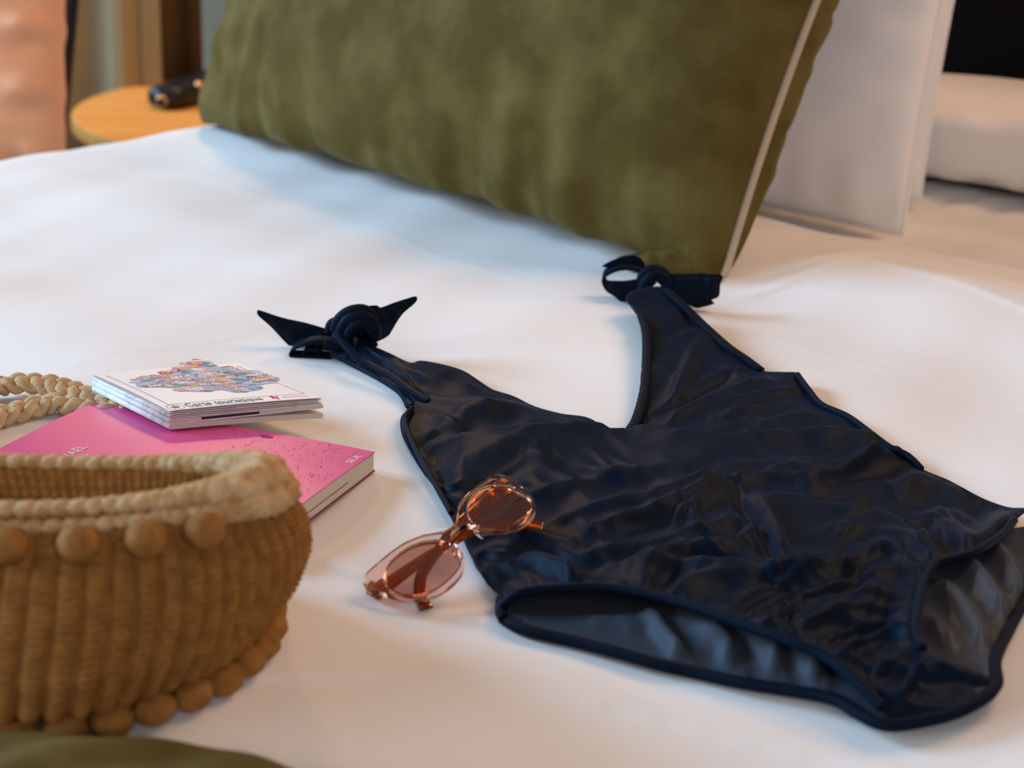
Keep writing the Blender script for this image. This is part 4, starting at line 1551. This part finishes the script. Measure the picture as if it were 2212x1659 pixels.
# folded temples crossing behind the lenses
for sg, dz, ya, yb in ((1, -5.5, 16, 1), (-1, -9.0, 15, -4)):
    pth = [(sg * 68, ya, dz), (sg * 52, ya - 1.5, dz - 1.2), (sg * 25, ya - 4, dz - 2.2), (0, ya - 7, dz - 2.6), (-sg * 22, ya - 10.5, dz - 2.8), (-sg * 38, yb, dz - 3.0), (-sg * 50, yb - 9, dz - 3.0), (-sg * 57, yb - 20, dz - 3.0)]
    C_ = catmull(pth, 6)
    T_ = unit(np.gradient(C_, axis=0).mean(0))
    Pw = gf(C_ * mm)
    V = []
    n = len(Pw)
    G = np.gradient(Pw, axis=0)
    for i in range(n):
        t_ = unit(G[i])
        sd = unit(np.cross(gz_, t_))
        wv = (0.0028 + 0.0018 * math.exp(-(i / n * 5) ** 2) + 0.0010 * max(0, i / n - 0.6) * 2.5)
        for (a, b) in ((1, 1), (-1, 1), (-1, -1), (1, -1)):
            V.append(Pw[i] + sd * wv * a + gz_ * 0.0013 * b)
    F = []
    for i in range(n - 1):
        for k in range(4):
            F.append((i * 4 + k, i * 4 + (k + 1) % 4, (i + 1) * 4 + (k + 1) % 4, (i + 1) * 4 + k))
    F += [(3, 2, 1, 0), tuple((n - 1) * 4 + k for k in range(4))]
    V = np.array(V)
    V[:, 2] = np.maximum(V[:, 2], bedz(V[:, 0], V[:, 1]) + 0.001)
    o = link('temple', V, F, M_AMBER, glass, smooth=False)
    bevel(o, 0.0006, 2)
    # metal wire core
    wi = tube('temple_wire', Pw[2:n - 8] + gz_ * 0.0002, 0.00045, M_BRASS, glass, n=6)

# ------------------------------------------------------------------ straw bag
bc = np.array([-0.228, 0.712, 0.0])
bz = float(bedz(bc[0], bc[1]))
bag = empty('straw_bag', (bc[0], bc[1], bz))
tag(bag, 'round crocheted straw bag with pompom trim lying in the left foreground', 'bag')


def sup(a, e):
    return math.copysign(abs(a) ** e, a)


def bag_wall(phi, t):
    """outer wall; t 0 at the bed, 1 at the rim seam"""
    a = np.interp(t, [0, .12, .3, .5, .7, .88, 1.0], [.104, .116, .125, .130, .130, .125, .119])
    b = np.interp(t, [0, .12, .3, .5, .7, .88, 1.0], [.094, .104, .104, .094, .075, .054, .040])
    yc = np.interp(t, [0, .5, 1.0], [0.0, -0.004, -0.022])
    c, s = np.cos(phi), np.sin(phi)
    z = 0.006 + 0.080 * t + 0.004 * t * np.clip(c, 0, 1) ** 2
    b = b * (1 - 0.27 * np.clip(s, 0, 1) * t ** 2)
    return np.stack([bc[0] + a * c, bc[1] + yc + b * s, bz + z], -1), np.stack([c / a, s / b, 0 * c], -1)


nr = 70
nphi, nt = nr * 8, 120
phi = np.linspace(0, 2 * np.pi, nphi, endpoint=False)
tt = np.linspace(0, 1, nt)
PH, TT = np.meshgrid(phi, tt)
Pw, Nn = bag_wall(PH + 0.10 * np.sin(TT * 3.0) * 0, TT)
Nn = Nn / (np.linalg.norm(Nn, axis=-1)[..., None] + 1e-9)
rib_ph = PH * nr / (2 * np.pi)
fr = rib_ph - np.floor(rib_ph)
ribid = np.floor(rib_ph)
prof = np.sqrt(np.clip(1 - (2 * fr - 1) ** 2, 0, 1))
st = np.sin(TT * 2 * np.pi * 27 + (ribid % 2) * 2.4 + 3.5 * np.abs(fr - 0.5))
dimp = np.clip(st, 0, 1) * prof
disp = 0.0044 * prof + 0.0018 * dimp - 0.0012 * np.exp(-((fr - 0.5) / 0.10) ** 2) * np.clip(-st, 0, 1)
Pw = Pw + Nn * disp[..., None]
lump = 0.0022 * waves(Pw[..., 0], Pw[..., 2] + Pw[..., 1], 0.07, 81)
Pw = Pw + Nn * lump[..., None]
link('woven_body', Pw.reshape(-1, 3), grid_faces(nphi, nt, wrap_u=True), M_STRAW, bag)
# closed underside
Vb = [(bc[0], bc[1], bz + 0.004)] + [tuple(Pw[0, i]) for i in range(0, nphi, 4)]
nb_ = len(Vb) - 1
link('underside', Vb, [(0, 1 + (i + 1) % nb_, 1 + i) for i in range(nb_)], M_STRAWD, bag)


def rim_pt(phi, k, lift=0.0):
    """band of crochet rows from the seam (k=0) up to the mouth edge (k=1), then inwards"""
    c, s = np.cos(phi), np.sin(phi)
    a = np.interp(k, [0, .5, 1.0, 2.0], [.119, .122, .118, .098])
    b = np.interp(k, [0, .5, 1.0, 2.0], [.040, .040, .038, .008])
    back = np.clip(s, 0, 1)
    front = np.clip(-s, 0, 1)
    zm = 0.084 + 0.009 * np.clip(c, 0, 1) ** 2 + 0.005 * front
    z = np.where(k < 1, 0.086 + (zm - 0.086) * k, zm - 0.030 * (k - 1))
    return np.stack([bc[0] + a * c, bc[1] - 0.022 + b * s * (1 - 0.25 * back), bz + z], -1)


rows = 15
nph2, nk = 900, rows * 8
ph2 = np.linspace(0, 2 * np.pi, nph2, endpoint=False)
kk = np.linspace(0, 2.0, nk)
PH2, KK = np.meshgrid(ph2, kk)
P2 = rim_pt(PH2, KK)
du = np.roll(P2, -1, 1) - np.roll(P2, 1, 1)
dv = np.gradient(P2, axis=0)
N2 = np.cross(du, dv)
N2 /= np.linalg.norm(N2, axis=-1)[..., None] + 1e-12
f2 = (KK * rows / 2) % 1.0
prow = np.sqrt(np.clip(1 - (2 * f2 - 1) ** 2, 0, 1))
rid = np.floor(KK * rows / 2)
stitch = 0.5 + 0.5 * np.sin(PH2 * 150 + rid * 2.6 + (f2 - 0.5) * 3)
P2 = P2 + N2 * (0.0032 * prow * (0.62 + 0.38 * stitch))[..., None]
link('mouth_band', P2.reshape(-1, 3), grid_faces(nph2, nk, wrap_u=True), M_STRAW, bag)

# plaited edge of the mouth: overlapping stitches
V, F = [], []
ns = 96
for row in range(2):
    for k in range(ns):
        a = 2 * math.pi * (k + 0.5 * row) / ns
        p = rim_pt(np.array(a), np.array(1.0 - 0.16 * row + 0.0))
        q_ = rim_pt(np.array(a + 0.05), np.array(1.0))
        d = unit(q_ - rim_pt(np.array(a - 0.05), np.array(1.0)))
        big = 0.72 + 1.0 * max(0, math.cos(a)) ** 4
        v_, f_ = sphere_data((p[0] + 0.003 * row * math.cos(a), p[1] + 0.003 * row * math.sin(a), p[2] + 0.001 - 0.006 * row), 0.0088 * big, 0.0056 * big, 0.0052 * big, 12, 8, len(V), math.atan2(d[1], d[0]) + 0.5 + 0.25 * math.sin(k * 2.1), 0.12, k)
        V += v_
        F += f_
o = link('plaited_edge', V, F, M_STRAW_LIT, bag)

# pompoms: a row under the mouth, a row round the foot


def pompom(c, r, sx, seed, rot=0.0, m=M_STRAW):
    v_, f_ = sphere_data(c, r * sx, r, r * 0.95, 22, 14, 0, rot, 0.045, seed)
    return link('pompom', v_, f_, m, bag)


for k in range(26):
    a = 2 * math.pi * k / 26 + 0.03
    if math.sin(a) > 0.35 or math.cos(a) > 0.88:
        continue
    p, nn = bag_wall(np.array(a), np.array(0.93))
    nn = unit(nn)
    pompom((p[0] + nn[0] * 0.0115, p[1] + nn[1] * 0.0115, p[2] + 0.001), 0.0088, 1.0, k)
for k in range(36):
    a = 2 * math.pi * k / 36 + 0.05
    if math.sin(a) > 0.75:
        continue
    p, nn = bag_wall(np.array(a), np.array(0.0))
    nn = unit(nn)
    px, py = p[0] + nn[0] * 0.0125, p[1] + nn[1] * 0.0125
    pompom((px, py, float(bedz(px, py)) + 0.0080), 0.0082, 1.2, 40 + k, a + math.pi / 2)

# plaited handle lying on the duvet, looped back on itself
hp_uv = [(-60, 866, 8), (0, 834, 9), (60, 828, 10), (115, 834, 10), (165, 850, 10), (212, 866, 9), (250, 872, 8), (262, 882, 8), (235, 888, 7), (195, 880, 7), (150, 874, 7), (105, 872, 7), (60, 884, 7), (0, 900, 7), (-60, 925, 8)]
hp = np.array([PB(u, v, o_ * mm) for u, v, o_ in hp_uv])
start = np.array([[bc[0] - 0.085, bc[1] + 0.040, bz + 0.095], [bc[0] - 0.12, bc[1] + 0.12, bz + 0.06], [bc[0] - 0.145, bc[1] + 0.24, bz + 0.02]])
end = np.array([[bc[0] - 0.13, bc[1] + 0.17, bz + 0.015], [bc[0] - 0.10, bc[1] + 0.08, bz + 0.05], [bc[0] - 0.06, bc[1] + 0.046, bz + 0.092]])
path = catmull(np.concatenate([start, hp, end]), 40)
# uniform resampling
L = np.r_[0, np.cumsum(np.linalg.norm(np.diff(path, axis=0), axis=1))]
n_ = int(L[-1] / 0.0016)
ls = np.linspace(0, L[-1], n_)
path = np.stack([np.interp(ls, L, path[:, i]) for i in range(3)], 1)
T = np.gradient(path, axis=0)
T /= np.linalg.norm(T, axis=1)[:, None]
sd = np.cross(T, [0, 0, 1.0])
sd /= np.linalg.norm(sd, axis=1)[:, None]
upn = np.cross(sd, T)
pitch = 0.034
handle = empty('handle', tuple(path[0]))
handle.parent = bag
handle.matrix_parent_inverse = bag.matrix_world.inverted()
for s_ in range(3):
    th = ls / pitch * 2 * math.pi + s_ * 2 * math.pi / 3
    C_ = path + sd * (0.0050 * np.sin(th))[:, None] + upn * (0.0026 * np.sin(2 * th))[:, None]
    V, F = [], []
    for q_ in range(4):   # each strand is a bundle of yarns
        ang = q_ * math.pi / 2 + ls / 0.03 * 2
        Cq = C_ + sd * (0.0017 * np.cos(ang))[:, None] + upn * (0.0015 * np.sin(ang))[:, None]
        v_, f_ = tube_data(Cq, 0.0026, 6, False, len(V))
        V += v_
        F += f_
    link('plait_strand', V, F, M_HEMP, handle)

# ------------------------------------------------------------------ olive throw in the near corner
tw = PB(420, 1600, 0.0)
cc = np.array([-0.170, 0.515])
nx_, ny_ = 90, 60
V = []
for j in range(ny_):
    for i in range(nx_):
        a, b = i / (nx_ - 1) * 2 - 1, j / (ny_ - 1) * 2 - 1
        x = cc[0] + a * 0.165 * (1 - 0.25 * b * b)
        y = cc[1] + b * 0.085 * (1 - 0.35 * a * a) + 0.012 * math.sin(a * 2 + 1)
        g = max(0.0, (1 - a * a) * (1 - b * b)) ** 0.5
        z = float(bedz(x, y)) + 0.002 + 0.030 * g + 0.003 * g * math.sin(9 * a + 4 * b) + 0.002 * g * math.sin(17 * a - 9 * b)
        V.append((x, y, z))
thr = link('throw', V, grid_faces(nx_, ny_), M_VELVET)
solid(thr, 0.004)
tag(thr, 'crumpled olive velvet throw in the bottom left corner before the straw bag', 'throw')
